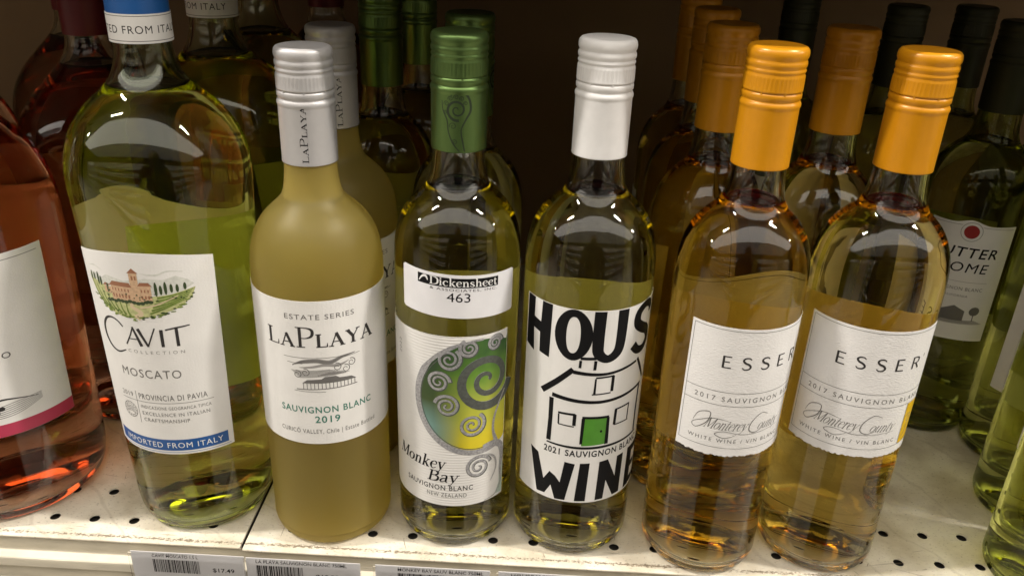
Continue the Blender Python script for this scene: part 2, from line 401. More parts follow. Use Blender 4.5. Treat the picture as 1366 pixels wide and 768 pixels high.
SG = {
 'L': (.70, [([(.17, 0), (.17, 1)], T, False), srf(.02, .34, .97), srf(.02, .62, .03), ([(.64, 0), (.66, .3)], [.09, .03], False)]),
 'A': (.95, [([(.14, 0), (.46, 1)], .07, False), ([(.44, 1), (.80, 0)], T, False), srf(.24, .68, .34), srf(0, .28, .02), srf(.64, .95, .02)]),
 'P': (.72, [([(.18, 0), (.18, 1)], T, False), ([(.02, .97), (.40, .97), (.62, .88), (.66, .72), (.60, .55), (.40, .46), (.2, .46)], [t_, t_, .14, .17, .14, t_, t_], True), srf(.03, .36, .02)]),
 'Y': (.90, [([(.12, 1), (.47, .46)], T, False), ([(.80, 1), (.49, .46)], .07, False), ([(.46, .5), (.46, 0)], T, False), srf(0, .28, .98), srf(.66, .93, .98), srf(.3, .63, .02)]),
 'M': (1.08, [([(.14, 0), (.18, 1)], .07, False), ([(.18, 1), (.52, .08)], T, False), ([(.52, .08), (.88, 1)], .07, False), ([(.88, 1), (.92, 0)], T, False), srf(.02, .27, .02), srf(.76, 1.06, .02), srf(.06, .2, .98), srf(.88, 1.02, .98)]),
 'B': (.76, [([(.18, 0), (.18, 1)], T, False), ([(.02, .97), (.38, .97), (.58, .88), (.58, .66), (.38, .54), (.2, .54)], [t_, t_, .15, .15, t_, t_], True), ([(.2, .54), (.42, .54), (.66, .42), (.66, .14), (.42, .03), (.02, .03)], [t_, t_, .16, .16, t_, t_], True)]),
 'D': (.90, [([(.18, 0), (.18, 1)], T, False), ([(.02, .97), (.42, .97), (.74, .82), (.82, .5), (.74, .18), (.42, .03), (.02, .03)], [t_, t_, .15, .19, .15, t_, t_], True)]),
 'V': (.92, [([(.12, 1), (.47, 0)], T, False), ([(.80, 1), (.47, 0)], .07, False), srf(0, .28, .98), srf(.66, .93, .98)]),
 'I': (.36, [([(.18, 0), (.18, 1)], T, False), srf(.02, .34, .98), srf(.02, .34, .02)]),
 'T': (.84, [([(.42, 0), (.42, 1)], T, False), srf(.03, .81, .97), ([(.03, 1), (.03, .78)], [.07, .03], False), ([(.81, 1), (.81, .78)], [.07, .03], False), srf(.26, .58, .02)]),
 'a': (.56, [([(.08, .54), (.2, .65), (.36, .62), (.42, .48), (.42, .1), (.54, .02)], [.1, .07, .12, .15, .15, .05], True), ([(.42, .4), (.16, .32), (.08, .15), (.18, .02), (.42, .14)], [.05, .1, .15, .08, .05], True)]),
 'c': (.54, [([(.48, .5), (.36, .65), (.16, .56), (.08, .33), (.16, .1), (.32, .02), (.5, .12)], [.12, .06, .12, .17, .12, .06, .05], True)]),
 'e': (.54, [([(.08, .36), (.46, .38), (.44, .58), (.28, .65), (.12, .52), (.08, .3), (.18, .06), (.34, .02), (.5, .12)], [.05, .05, .12, .06, .12, .17, .1, .06, .05], True)]),
 'h': (.66, [([(.16, 0), (.16, 1.05)], .15, False), ([(.18, .45), (.32, .63), (.46, .58), (.5, .4), (.5, 0)], [.05, .07, .12, .15, .15], True), srf(.03, .29, .02), srf(.38, .64, .02), srf(.03, .16, 1.03)]),
 'i': (.32, [([(.16, 0), (.16, .66)], .15, False), srf(.03, .3, .02), srf(.03, .16, .64), ([(.16, .8), (.16, .95)], .16, False)]),
 'k': (.64, [([(.16, 0), (.16, 1.05)], .15, False), ([(.2, .28), (.5, .64)], .06, False), ([(.28, .38), (.54, 0)], .16, False), srf(.03, .29, .02), srf(.42, .66, .02), srf(.36, .6, .64), srf(.03, .16, 1.03)]),
 'n': (.66, [([(.16, 0), (.16, .66)], .15, False), ([(.18, .45), (.32, .63), (.46, .58), (.5, .4), (.5, 0)], [.05, .07, .12, .15, .15], True), srf(.03, .29, .02), srf(.38, .64, .02), srf(.03, .16, .64)]),
 'o': (.60, [([(.3, .65), (.12, .52), (.08, .33), (.12, .14), (.3, .01), (.48, .14), (.52, .33), (.48, .52), (.3, .65)], [.06, .12, .16, .12, .06, .12, .16, .12, .06], True)]),
 'r': (.46, [([(.16, 0), (.16, .66)], .15, False), ([(.17, .42), (.3, .62), (.44, .58)], [.05, .09, .14], True), srf(.03, .29, .02), srf(.03, .16, .64)]),
 'u': (.66, [([(.14, .66), (.14, .2), (.26, .03), (.46, .2)], [.15, .15, .08, .05], True), ([(.48, .66), (.48, 0)], .15, False)]),
 's': (.48, [([(.4, .52), (.28, .65), (.12, .58), (.12, .44), (.34, .28), (.4, .14), (.26, .02), (.08, .1), (.06, .18)], [.07, .07, .1, .13, .15, .12, .07, .07, .08], True)]),
 't': (.42, [([(.18, .88), (.18, .14), (.27, .02), (.4, .08)], [.1, .15, .1, .05], True), srf(.02, .38, .63)]),
 'y': (.60, [([(.1, .66), (.32, .03)], .15, False), ([(.52, .66), (.3, 0), (.18, -.24), (.05, -.26)], [.06, .06, .07, .1], True), srf(0, .24, .64), srf(.42, .62, .64)]),
}
EG = {  # open thick-and-thin capitals
 'E': (.62, [([(.1, 0), (.1, 1)], .13, False), ([(.05, .96), (.58, .96)], .08, False), ([(.1, .52), (.5, .52)], .07, False), ([(.05, .04), (.6, .04)], .08, False)]),
 'S': (.66, [([(.58, .84), (.44, .97), (.2, .95), (.08, .78), (.2, .58), (.46, .44), (.58, .24), (.46, .05), (.2, .02), (.05, .16)], [.06, .08, .1, .12, .13, .13, .12, .1, .08, .06], True)]),
 'R': (.72, [([(.1, 0), (.1, 1)], .13, False), ([(.05, .96), (.4, .96), (.58, .86), (.58, .62), (.4, .5), (.1, .5)], [.08, .08, .12, .12, .07, .07], True), ([(.34, .5), (.66, 0)], .12, False)]),
}
def eser(ink, body, x0, pitch, y0, cap, wt=1.0):
    for i, ch in enumerate(body):
        for pts, ws, sm in EG[ch][1]:
            ink.ribbon([(x0 + i * pitch + a * cap * 1.15, y0 + b * cap) for a, b in pts],
                       [v * cap * wt for v in (ws if isinstance(ws, (list, tuple)) else [ws] * len(pts))], sm)

def patch(name, mp, s0, s1, h0, h1, mat, parent, off=0.12, thick=0.18, top=None, bot=None, n=44, nh=8):
    """sheet of paper stuck on a bottle; top/bot give edge height at u in 0..1"""
    vs, fs = [], []
    for side, o in ((0, off + thick), (1, off)):
        for j in range(nh + 1):
            for i in range(n + 1):
                u = i / n; s = s0 + (s1 - s0) * u
                hb = bot(u) if bot else h0; ht = top(u) if top else h1
                vs.append(mp(s, hb + (ht - hb) * j / nh, o))
    W = n + 1; B = W * (nh + 1)
    for j in range(nh):
        for i in range(n):
            a = j * W + i
            fs.append((a, a + 1, a + W + 1, a + W)); fs.append((B + a, B + a + W, B + a + W + 1, B + a + 1))
    for i in range(n):
        fs.append((i, B + i, B + i + 1, i + 1)); a = nh * W + i; fs.append((a, a + 1, B + a + 1, B + a))
    for j in range(nh):
        a = j * W; fs.append((a, a + W, B + a + W, B + a)); a = j * W + n; fs.append((a, B + a, B + a + W, a + W))
    me = mesh_from(name, vs, fs)
    return obj(name, me, mat, parent)

# ------------------------------------------------------------------ bottles
def claret(Rb, dh=0.0):
    base = [(0, 14), (12, 12.5), (21, 7.5), (27.5, 2.2), (30.5, 0), (33.0, .8), (35.6, 3.6), (36.9, 8), (37, 14), (37, 60), (37, 120), (37, 170), (37, 186 + min(dh, 0) * .8)]
    sh = [(36.75, 195), (35.6, 203.5), (33.2, 211.5), (29.2, 218.8), (24.6, 224), (20.2, 228), (17.2, 232), (15.5, 237), (14.6, 244), (14.2, 252), (14.0, 270), (13.8, 296), (13.2, 305)]
    k = Rb / 37
    def f(r): return r * k if r > 18 else r
    return catmull([(r * k, h) for r, h in base] + [(f(r), h + dh) for r, h in sh], 4)
MAGNUM = catmull([(0, 16), (15, 14), (26, 8), (31, 2), (35, 0), (38, 1), (40.6, 5), (42.2, 12), (43.2, 25), (44.6, 60), (45.9, 110), (47.6, 185), (49.1, 222), (48.9, 234), (46.8, 245), (42.4, 255), (34.6, 265.5), (26, 273), (20, 279.5), (16.8, 286), (15.2, 293), (14.5, 300), (14.2, 315), (14, 338)], 4)
ROSE_B = catmull([(0, 16), (18, 14), (32, 8), (42, 2), (47, 0), (51, 1.5), (54.5, 6), (56.3, 14), (57, 30), (57.6, 90), (58.6, 150), (58.8, 190), (58, 203), (55.2, 217), (50.2, 228.5), (43, 239), (34, 249), (26, 257), (20, 264), (16.5, 271), (15, 279), (14.5, 295), (14.2, 338)], 4)
def inner(prof, wall=2.7, punt=None):
    hp = prof[0][1]; Rb = max(r for r, h in prof if h < 30)
    rf = rint(prof)
    k = Rb / 37
    low = catmull([(0, hp + 6), (11 * k, hp + 5), (20 * k, 12), (26 * k, 7.5), (30 * k, 7), (32.6 * k, 9.5), (33.8 * k, 14)], 4)
    hs = []
    top = prof[-1][1]
    h = 18
    out = [p for p in low]
    for r, h in prof:
        if h > 18 and r > 10 and not (h < 20 and r < Rb * .8): out.append((r - wall, h))
    return out
def make_bottle(kind, loc, label, glass, wine, prof, fill, group=None):
    root = empty("wine_bottle", loc, label, "wine bottle", group)
    ins = inner(prof)
    air = [p for p in ins if p[1] > fill]; liq = [p for p in ins if p[1] <= fill and True]
    rf = ins[len(liq) - 1]; ra = air[0]; tt = (fill - rf[1]) / max(ra[1] - rf[1], 1e-6)
    edge = (rf[0] + (ra[0] - rf[0]) * tt, fill)
    vs, fs = lathe(prof, 72)
    seam = [edge] + air + [(prof[-1][0], prof[-1][1])]
    v2, f2 = lathe(seam, 72, flip=True)
    off = len(vs)
    me = mesh_from("glass", vs + v2, fs + [tuple(i + off for i in f) for f in f2], True)
    # (the inner skin below the fill line is the wine's own surface)
    obj("glass", me, glass, root)
    L = liq + [edge, (edge[0] - 1.2, fill - .7), (edge[0] - 3, fill - .9), (0, fill - .9)]
    vs, fs = lathe(L, 72)
    me = mesh_from("wine", vs, fs, True)
    at = me.attributes.new("open_top", 'FLOAT', 'FACE')
    nf = len(me.polygons); vals = [0.0] * nf
    for i, p in enumerate(me.polygons):
        if p.center.z * 1000 > fill - 1.2 and p.normal.z > 0.4:
            vals[i] = 1.0; p.use_smooth = False
    at.data.foreach_set("value", vals)
    obj("wine", me, wine, root)
    return root
def make_cap(root, H, mat, skirt=61.0, r=15.0, plain=False, holes=True):
    if plain:
        pr = [(r - .6, H - skirt), (r + .1, H - skirt), (r + .1, H - skirt + .6), (r, H - 20), (r, H - 1.5), (r - 1.2, H), (0, H)]
        pr = [(r, H - skirt)] + catmull([(r + .1, H - skirt + .5), (r, H - 30), (r - .1, H - 2), (r - 1, H - .3), (r - 3, H), (0, H)], 4)
        vs, fs = lathe(pr, 72); me = mesh_from("screw_cap", vs, fs, True); return obj("screw_cap", me, mat, root)
    key = [(r + .02, skirt), (r + .08, skirt - .4), (r, skirt - 1.2), (r, 46), (r, 31.0), (r + .05, 30.2), (r + .42, 29.4), (r + .42, 28.2), (r - .1, 27.2), (r - .55, 26.6),
           (r - .5, 26.1), (r + .1, 25.3), (r + .1, 23.6), (r - .1, 22.8), (r - .55, 22.45), (r - .5, 22.2), (r + .05, 21.9), (r + .1, 21.2), (r + .1, 20.6), (r + .1, 18), (r + .05, 15.2), (r - .05, 14.2), (r - .45, 13.4), (r - .4, 12.9), (r - .02, 12.2),
           (r, 11.6), (r - .4, 10.9), (r - .45, 10.4), (r + .02, 9.6), (r + .12, 8.5), (r, 7.6), (r - .45, 6.8), (r - .4, 6.3), (r + .1, 5.2), (r + .22, 3.6), (r - .1, 1.9), (r - 1.0, .75), (r - 2.2, .35), (r - 3.4, .5), (0, .7)]
    pr = [(a, H - b) for a, b in key]
    inside = [(14.4, H - 25), (14.4, H - skirt + .1)]
    vs, fs = lathe(inside + pr, 144, ribs=(H - 20.7, H - 15.1, .32))
    me = mesh_from("screw_cap", vs, fs, True)
    cap = obj("screw_cap", me, mat, root)
    # thin bridges across the tear line
    vs, fs = [], []
    for k in range(8):
        a = k * math.pi / 4 + .2
        for da, hh in ((-.03, -22.9), (.03, -22.9), (.03, -21.8), (-.03, -21.8)):
            vs.append(((r + .07) * math.sin(a + da) / 1000, -(r + .07) * math.cos(a + da) / 1000, (H + hh) / 1000))
        n = len(vs); fs.append((n - 4, n - 3, n - 2, n - 1))
    obj("tear_bridges", mesh_from("tear_bridges", vs, fs), mat, cap)
    return cap
def dup(root, loc, label, rotz=0.0, group=None, skip=()):
    r = root.copy(); COL.objects.link(r); r.location = loc; r.rotation_euler = (0, 0, rotz); r["label"] = label
    if group: r["group"] = group
    def rec(a, b):
        for ch in list(a.children):
            if ch.name.split('.')[0] in skip: continue
            c = ch.copy(); COL.objects.link(c); c.parent = b; rec(ch, c)
    rec(root, r); return r

# ================================================================== THE SHELF (setting)
def shelf_mat():
    m, nt, out = new_mat("worn_cream_shelf_paint")
    p = N(nt, "ShaderNodeBsdfPrincipled"); p.inputs["Roughness"].default_value = .52
    tc = N(nt, "ShaderNodeTexCoord"); src = tc.outputs["Object"]
    L = nt.links.new
    n1 = N(nt, "ShaderNodeTexNoise"); n1.inputs["Scale"].default_value = 30; n1.inputs["Detail"].default_value = 8; L(src, n1.inputs["Vector"])
    r1 = N(nt, "ShaderNodeValToRGB"); r1.color_ramp.elements[0].position = .35; r1.color_ramp.elements[0].color = (.50, .44, .33, 1)
    r1.color_ramp.elements[1].position = .62; r1.color_ramp.elements[1].color = (.72, .67, .56, 1); L(n1.outputs[0], r1.inputs[0])
    # fine speckled grime, denser just behind the front edge
    n2 = N(nt, "ShaderNodeTexNoise"); n2.inputs["Scale"].default_value = 420; n2.inputs["Detail"].default_value = 6; n2.inputs["Roughness"].default_value = .75
    mp = N(nt, "ShaderNodeMapping"); mp.inputs["Scale"].default_value = (1, 1.6, 1); L(src, mp.inputs[0]); L(mp.outputs[0], n2.inputs["Vector"])
    sp = N(nt, "ShaderNodeSeparateXYZ"); L(src, sp.inputs[0])
    d = N(nt, "ShaderNodeMath", operation='SUBTRACT'); d.inputs[1].default_value = .0022; L(sp.outputs["Y"], d.inputs[0])
    d1 = N(nt, "ShaderNodeMath", operation='ABSOLUTE'); L(d.outputs[0], d1.inputs[0])
    mr = N(nt, "ShaderNodeMapRange"); mr.inputs[1].default_value = 0; mr.inputs[2].default_value = .0022; mr.inputs[3].default_value = .20; mr.inputs[4].default_value = 0; L(d1.outputs[0], mr.inputs[0])
    n3 = N(nt, "ShaderNodeTexNoise"); n3.inputs["Scale"].default_value = 18; L(src, n3.inputs["Vector"])
    m3 = N(nt, "ShaderNodeMath", operation='MULTIPLY'); L(mr.outputs[0], m3.inputs[0]); L(n3.outputs[0], m3.inputs[1])
    m4 = N(nt, "ShaderNodeMath", operation='MULTIPLY'); m4.inputs[1].default_value = 1.7; L(m3.outputs[0], m4.inputs[0])
    ad = N(nt, "ShaderNodeMath", operation='ADD'); L(n2.outputs[0], ad.inputs[0]); L(m4.outputs[0], ad.inputs[1])
    r2 = N(nt, "ShaderNodeMapRange"); r2.inputs[1].default_value = .575; r2.inputs[2].default_value = .68; L(ad.outputs[0], r2.inputs[0])
    mx = N(nt, "ShaderNodeMix", data_type='RGBA'); L(r2.outputs[0], mx.inputs[0]); L(r1.outputs[0], mx.inputs[6]); mx.inputs[7].default_value = (.20, .16, .11, 1)
    # long scratches
    wv = N(nt, "ShaderNodeTexWave", wave_type='BANDS', bands_direction='DIAGONAL'); wv.inputs["Scale"].default_value = 9; wv.inputs["Distortion"].default_value = 9; wv.inputs["Detail"].default_value = 4; wv.inputs["Detail Scale"].default_value = .6
    L(src, wv.inputs["Vector"])
    r3 = N(nt, "ShaderNodeMapRange"); r3.inputs[1].default_value = .992; r3.inputs[2].default_value = 1.0; r3.inputs[4].default_value = .22; L(wv.outputs[0], r3.inputs[0])
    mx2 = N(nt, "ShaderNodeMix", data_type='RGBA'); L(r3.outputs[0], mx2.inputs[0]); L(mx.outputs[2], mx2.inputs[6]); mx2.inputs[7].default_value = (.30, .25, .18, 1)
    L(mx2.outputs[2], p.inputs["Base Color"])
    b = N(nt, "ShaderNodeBump"); b.inputs["Strength"].default_value = .25; b.inputs["Distance"].default_value = .0006
    L(n2.outputs[0], b.inputs["Height"]); L(b.outputs[0], p.inputs["Normal"])
    L(p.outputs[0], out.inputs[0]); return m
SHELF = shelf_mat()
DARK = principled("hole_shade_dark", (.03, .025, .02), .8)  # near-black colour stands in for the shade below the punched holes
HOLE_X0, PITCH, ROWS = 13.4, 26.0, (17.3, 44.0)
def deck(x0, x1, z, name, yfront):
    """pressed steel deck with punched holes: mm"""
    vs, fs = [], []
    def V_(x, y, h=0.0): vs.append((x / 1000, y / 1000, (z + h) / 1000)); return len(vs) - 1
    def quad(xa, xb, ya, yb): fs.append((V_(xa, ya), V_(xb, ya), V_(xb, yb), V_(xa, yb)))
    cell = 6.0; rh = 3.3
    xs = [HOLE_X0 + k * PITCH for k in range(-40, 40)]
    xs = [x for x in xs if x0 + cell < x < x1 - cell]
    lo = yfront + 1.2; ycur = lo
    for Y in ROWS:
        quad(x0, x1, ycur, Y - cell)
        xc = x0
        for X in xs:
            quad(xc, X - cell, Y - cell, Y + cell)
            n = 24; ring, sq, low = [], [], []
            for k in range(n):
                a = 2 * math.pi * k / n + math.pi / 4
                c, s = math.cos(a), math.sin(a); m = max(abs(c), abs(s))
                ring.append(V_(X + rh * c, Y + rh * s)); sq.append(V_(X + cell * c / m, Y + cell * s / m)); low.append(V_(X + rh * .97 * c, Y + rh * .97 * s, -.7))
            for k in range(n):
                k2 = (k + 1) % n
                fs.append((ring[k], sq[k], sq[k2], ring[k2])); fs.append((low[k], ring[k], ring[k2], low[k2]))
            xc = X + cell
        quad(xc, x1, Y - cell, Y + cell); ycur = Y + cell
    quad(x0, x1, ycur, 480)
    # rounded nose and front face
    nose = [(lo, 0), (lo - .6, -.12), (lo - 1.05, -.5), (lo - 1.2, -1.0), (lo - 1.1, -1.6), (lo - .6, -2.1), (lo + 2.5, -2.3), (lo + 2.6, -30)]
    for (ya, ha), (yb, hb) in zip(nose[:-1], nose[1:]): fs.append((V_(x0, ya, ha), V_(x0, yb, hb), V_(x1, yb, hb), V_(x1, ya, ha)))
    for X in (x0, x1):   # sheared side edge
        fs.append((V_(X, lo), V_(X, 480), V_(X, 480, -1.4), V_(X, lo, -1.4)))
    me = mesh_from(name, vs, fs); o = obj(name, me, SHELF); o["kind"] = "structure"; return o
deck(-900, -171.2, -0.2, "shelf_deck", -1.6)
deck(-169.0, 900, 0.0, "shelf_deck", -3.3)
o = obj("hole_shade_block", box_mesh("hole_shade_block", -.9, .9, .002, .48, -.035, -.0045), DARK); o["kind"] = "structure"  # added dark block, seen through the holes as their shade
WALL = principled("brown_back_wall", (.24, .155, .08), .75, var=.12, vscale=8, bump=.3, bscale=300)
o = obj("back_wall", box_mesh("back_wall", -.9, .9, .46, .475, -.05, .62), WALL); o["kind"] = "structure"
o = obj("upper_shelf", box_mesh("upper_shelf", -.9, .9, .018, .46, .368, .384, .0015), principled('grey_shelf_underside', (.22, .18, .13), .6, var=.1)); o["kind"] = "structure"
for sx in (-.9, .9):  # unseen side panels, added to keep world light out of the shelf
    o = obj("side_light_block", box_mesh("side_light_block", sx - .01, sx + .01, 0, .475, -.05, .62), WALL); o["kind"] = "structure"

SCR = principled("bare_scratch_metal", (.20, .16, .11), .6)
rs_ = random.Random(3); vs = []; fs = []
for k in range(46):
    x = rs_.uniform(-.36, .36); y = rs_.choice((rs_.uniform(.001, .012), rs_.uniform(.02, .07))); a = rs_.uniform(-.35, .35) if k % 3 else rs_.uniform(.6, 2.2)
    L = rs_.uniform(.002, .012) if k % 5 else rs_.uniform(.02, .05); wd = rs_.uniform(.00010, .00022); n = 6; base = len(vs)
    zz = .00012 if x > -.168 else -.00008
    if -.178 < x < -.164: continue
    bend = rs_.uniform(-.12, .12)
    for q in range(n + 1):
        t = q / n; px = x + math.cos(a + bend * t) * L * t; py = y + math.sin(a + bend * t) * L * t; w_ = wd * (1 - abs(2 * t - 1)) + .00003
        vs += [(px - math.sin(a) * w_, py + math.cos(a) * w_, zz), (px + math.sin(a) * w_, py - math.cos(a) * w_, zz)]
    for q in range(n): b = base + 2 * q; fs.append((b, b + 1, b + 3, b + 2))
o = obj("scratches", mesh_from("scratches", vs, fs), SCR); o["kind"] = "stuff"; tag(o, "thin scratches in the cream paint of the shelf deck", "scratches")
# price rail below the lip
RAIL = principled("cream_price_rail", (.60, .55, .44), .5, var=.18, vscale=40, bump=.2, bscale=300, stretch=(1, 1, 4))
vs = []; fs = []
pr = [(.3, -2.4), (.3, -12.0), (-.4, -13.4), (-5.6, -14.4), (-6.1, -15), (-6.2, -16), (-6.2, -21), (-5.6, -22), (-2.6, -24), (-2.6, -34), (-9, -38), (-9, -44)]
for x in (-.9, .9):
    for y_, z_ in pr: vs.append((x, y_ / 1000, z_ / 1000))
k = len(pr)
for i in range(k - 1): fs.append((i, i + 1, k + i + 1, k + i))
o = obj("price_rail", mesh_from("price_rail", vs, fs), RAIL); o["kind"] = "structure"

# ------------------------------------------------------------------ the aisle seen only in the glass
CEIL = principled("store_ceiling_paint", (.62, .58, .52), .9)
FLR = principled("store_floor_tile", (.36, .33, .28), .4, var=.1, vscale=2)
o = obj("store_ceiling", box_mesh("store_ceiling", -9, 9, -5, 2, 2.80, 2.85), CEIL); o["kind"] = "structure"
o = obj("store_floor", box_mesh("store_floor", -9, 9, -5, 2, -1.05, -1.0), FLR); o["kind"] = "structure"
FIX = principled("fixture_steel", (.85, .82, .76), .6)
vs, fs = [], []
def addbox(vs, fs, x0, x1, y0, y1, z0, z1):
    n = len(vs)
    vs += [(x0, y0, z0), (x1, y0, z0), (x1, y1, z0), (x0, y1, z0), (x0, y0, z1), (x1, y0, z1), (x1, y1, z1), (x0, y1, z1)]
    fs += [(n, n + 3, n + 2, n + 1), (n + 4, n + 5, n + 6, n + 7), (n, n + 1, n + 5, n + 4), (n + 1, n + 2, n + 6, n + 5), (n + 2, n + 3, n + 7, n + 6), (n + 3, n, n + 4, n + 7)]
addbox(vs, fs, -8, 8, -2.85, -2.8, -1.0, 1.15)
for z in (-.9, -.5, -.1, .3, .7): addbox(vs, fs, -8, 8, -2.8, -2.35, z, z + .03)
o = obj("opposite_shelving", mesh_from("opposite_shelving", vs, fs), FIX); o["kind"] = "structure"
bp = [(0, 0), (.036, 0), (.037, .01), (.037, .19), (.03, .215), (.016, .235), (.014, .3), (0, .3)]
mats_b = [principled("distant_dark_glass", (.02, .025, .012), .1), principled("distant_label", (.8, .78, .74), .6), principled("distant_red", (.15, .02, .02), .2), principled("distant_straw", (.35, .28, .08), .15)]
vs, fs, mi = [], [], []
for z in (-.87, -.47, -.07, .33, .73):
    x = -4.5
    while x < 4.5:
        kx = random.choice((0, 0, 2, 3)); n0 = len(vs); sg = 6
        run = random.randint(3, 7)
        for q in range(run):
            n0 = len(vs)
            for r, h in bp[1:-1]:
                for a in range(sg): vs.append((x + r * math.cos(a * math.pi / 3), -2.42 + r * math.sin(a * math.pi / 3), z + h))
            for j in range(5):
                for a in range(sg):
                    b = (a + 1) % sg; fs.append((n0 + j * sg + a, n0 + j * sg + b, n0 + (j + 1) * sg + b, n0 + (j + 1) * sg + a)); mi.append(kx)
            n0 = len(vs); vs += [(x - .03, -2.378, z + .06), (x + .03, -2.378, z + .06), (x + .03, -2.378, z + .15), (x - .03, -2.378, z + .15)]
            fs.append((n0 + 3, n0 + 2, n0 + 1, n0)); mi.append(1)
            x += .085
        x += .03
me = mesh_from("distant_bottles", vs, fs)
for m in mats_b: me.materials.append(m)
me.polygons.foreach_set("material_index", mi[:len(me.polygons)])
o = bpy.data.objects.new("distant_bottles", me); COL.objects.link(o); o["kind"] = "stuff"; tag(o, "rows of bottles on the shelving across the aisle", "bottles")

# the customer who stands at the shelf, mirrored in the bottles
def skin_body(name, pts, edges, rad, mat, parent, sub=2):
    me = bpy.data.meshes.new(name); me.from_pydata(pts, edges, []); me.update()
    o = obj(name, me, mat, parent)
    m = o.modifiers.new("skin", 'SKIN'); m.use_smooth_shade = True
    if not me.skin_vertices: 
        me.attributes.new("tmp", 'FLOAT', 'POINT')
    for i_, r in enumerate(rad):
        if me.skin_vertices: me.skin_vertices[0].data[i_].radius = r if isinstance(r, tuple) else (r, r)
    o.modifiers.new("sub", 'SUBSURF').levels = sub; o.modifiers["sub"].render_levels = sub
    return o
COAT = principled("charcoal_coat_cloth", (.02, .02, .024), .9); SKINM = principled("skin", (.42, .24, .17), .6); HAIRM = principled("brown_hair", (.03, .02, .012), .7)
TROU = principled("navy_trouser_cloth", (.02, .025, .04), .9)
pr_ = empty("person", (.03, -.68, -1.0), "person in a charcoal coat standing at the shelf, seen only mirrored in the glass", "person")
P_ = [(0, 0, .92), (0, 0, 1.10), (0, 0, 1.30), (0, 0, 1.42), (0, .02, 1.50), (0, .03, 1.60), (0, .03, 1.68),
      (-.17, 0, 1.40), (-.24, -.02, 1.14), (-.22, .08, .92), (.17, 0, 1.40), (.24, -.02, 1.14), (.22, .08, .92),
      (-.10, 0, .86), (-.11, .01, .48), (-.11, -.02, .08), (-.11, .12, .03), (.10, 0, .86), (.11, .01, .48), (.11, -.02, .08), (.11, .12, .03)]
E_ = [(0, 1), (1, 2), (2, 3), (3, 4), (4, 5), (5, 6), (3, 7), (7, 8), (8, 9), (3, 10), (10, 11), (11, 12), (0, 13), (13, 14), (14, 15), (15, 16), (0, 17), (17, 18), (18, 19), (19, 20)]
R__ = [(.18, .14), (.17, .13), (.20, .12), (.13, .08), .055, .085, .08, .065, .05, .035, .065, .05, .035, (.14, .14), (.15, .14), .05, .04, (.14, .14), (.15, .14), .05, .04]
skin_body("body", P_, E_, R__, COAT, pr_)
hv, hf = lathe([(0, 0), (55, 10), (78, 45), (84, 90), (80, 130), (62, 165), (30, 182), (0, 186)], 24)
me = mesh_from("head", [(a, b * 1.12 + .03, c + 1.53) for a, b, c in hv], hf, True); hd = obj("head", me, SKINM, pr_)
me = mesh_from("hair", [(a * 1.08, b * 1.17 + .015, c * 1.02 + 1.545) for a, b, c in hv if True], [f for f in hf if sum(hv[q][2] for q in f) / len(f) > .10 or sum(hv[q][1] for q in f) / len(f) < -.03], True); obj("hair", me, HAIRM, pr_)

# ================================================================== BOTTLES
# ---- CAVIT magnum
XC = (-.2089, .0495)
cav = make_bottle("cavit", (*XC, .0002), "big bottle of pale green wine with villa picture label in the front row", GLASS_GREEN, WINE_CAV, MAGNUM, 277)
cap = make_cap(cav, 346, CAP_BLUE, 46.5, 15.6, plain=True)
rc = rint(MAGNUM); mpC = Curve(rc, 47.7)
nb = Curve(lambda h: 15.75, 14.9)
band = patch("neck_band", nb, -46.5, 46.5, 299.6, 314.2, PAPER, cav, 0.02, .15, n=60, nh=2)
i = Ink(); i.text("IMPORTED FROM ITALY", -31, 29, 304.6, 4.0); i.build("lettering", nb, INK_SOFT, band, .2)
i = Ink(); i.line(-46, 300.9, 46, 300.9, .35); i.line(-46, 313.2, 46, 313.2, .3); i.build("printed_line", nb, GREY_INK, band, .2)
lab = patch("front_label", mpC, -43.2, 41, 64, 193.5, PAPER, cav, top=lambda u: 191.5 + 5.5 * math.sin(math.pi * u), bot=lambda u: 64.5)
i = Ink()
i.ribbon([(-14.5, 150.5), (-17.5, 153.6), (-22, 155), (-27, 153), (-30.6, 147.5), (-30.6, 140.5), (-27, 135), (-21.5, 133), (-15.5, 135.4)], [.9, 1.0, 1.1, 1.5, 2.0, 2.0, 1.5, 1.1, .7], True)
cp = [("A", -14.6, 9.5), ("V", -5.8, 9.0), ("I", 3.6, 3.5), ("T", 8.3, 14.6)]
i.ribbon([(-14.0, 139.6), (-10.4, 146), (-8.2, 151)], [.9, .8, .9]); i.ribbon([(-8.4, 151.5), (-4.4, 139.4)], [1.2, 2.0]); i.line(-11.6, 143.6, -5.8, 143.6, .6)
i.ribbon([(-5.2, 150.6), (-.4, 139.4)], [2.0, 1.3]); i.ribbon([(-.6, 139.4), (4.6, 151.4)], [.9, .8])
i.ribbon([(8.0, 150.4), (7.9, 139.4)], [1.9, 1.8])
i.ribbon([(16.2, 151), (16.2, 139.4)], [1.7, 1.8]); i.ribbon([(10.3, 150.2), (16, 151.2), (23.6, 152.0)], [.9, 1.0, .7])
i.build("brand_lettering", mpC, INK_SOFT, lab)
i = Ink(); i.text("C O L L E C T I O N", -13.8, 19, 134.6, 2.1); i.build("lettering", mpC, PALE_INK, lab)
i = Ink(); i.text("MOSCATO", -21.8, 15.2, 118.3, 5.6); i.build("lettering", mpC, GREY_INK, lab)
i = Ink(); i.text("2019", -26.5, -17.6, 103.2, 3.3); i.text("PROVINCIA DI PAVIA", -13.2, 28, 103, 3.9, .004)
i.line(-15.2, 85.5, -15.2, 108, .3); i.line(-27, 101.2, 31.5, 101.2, .3)
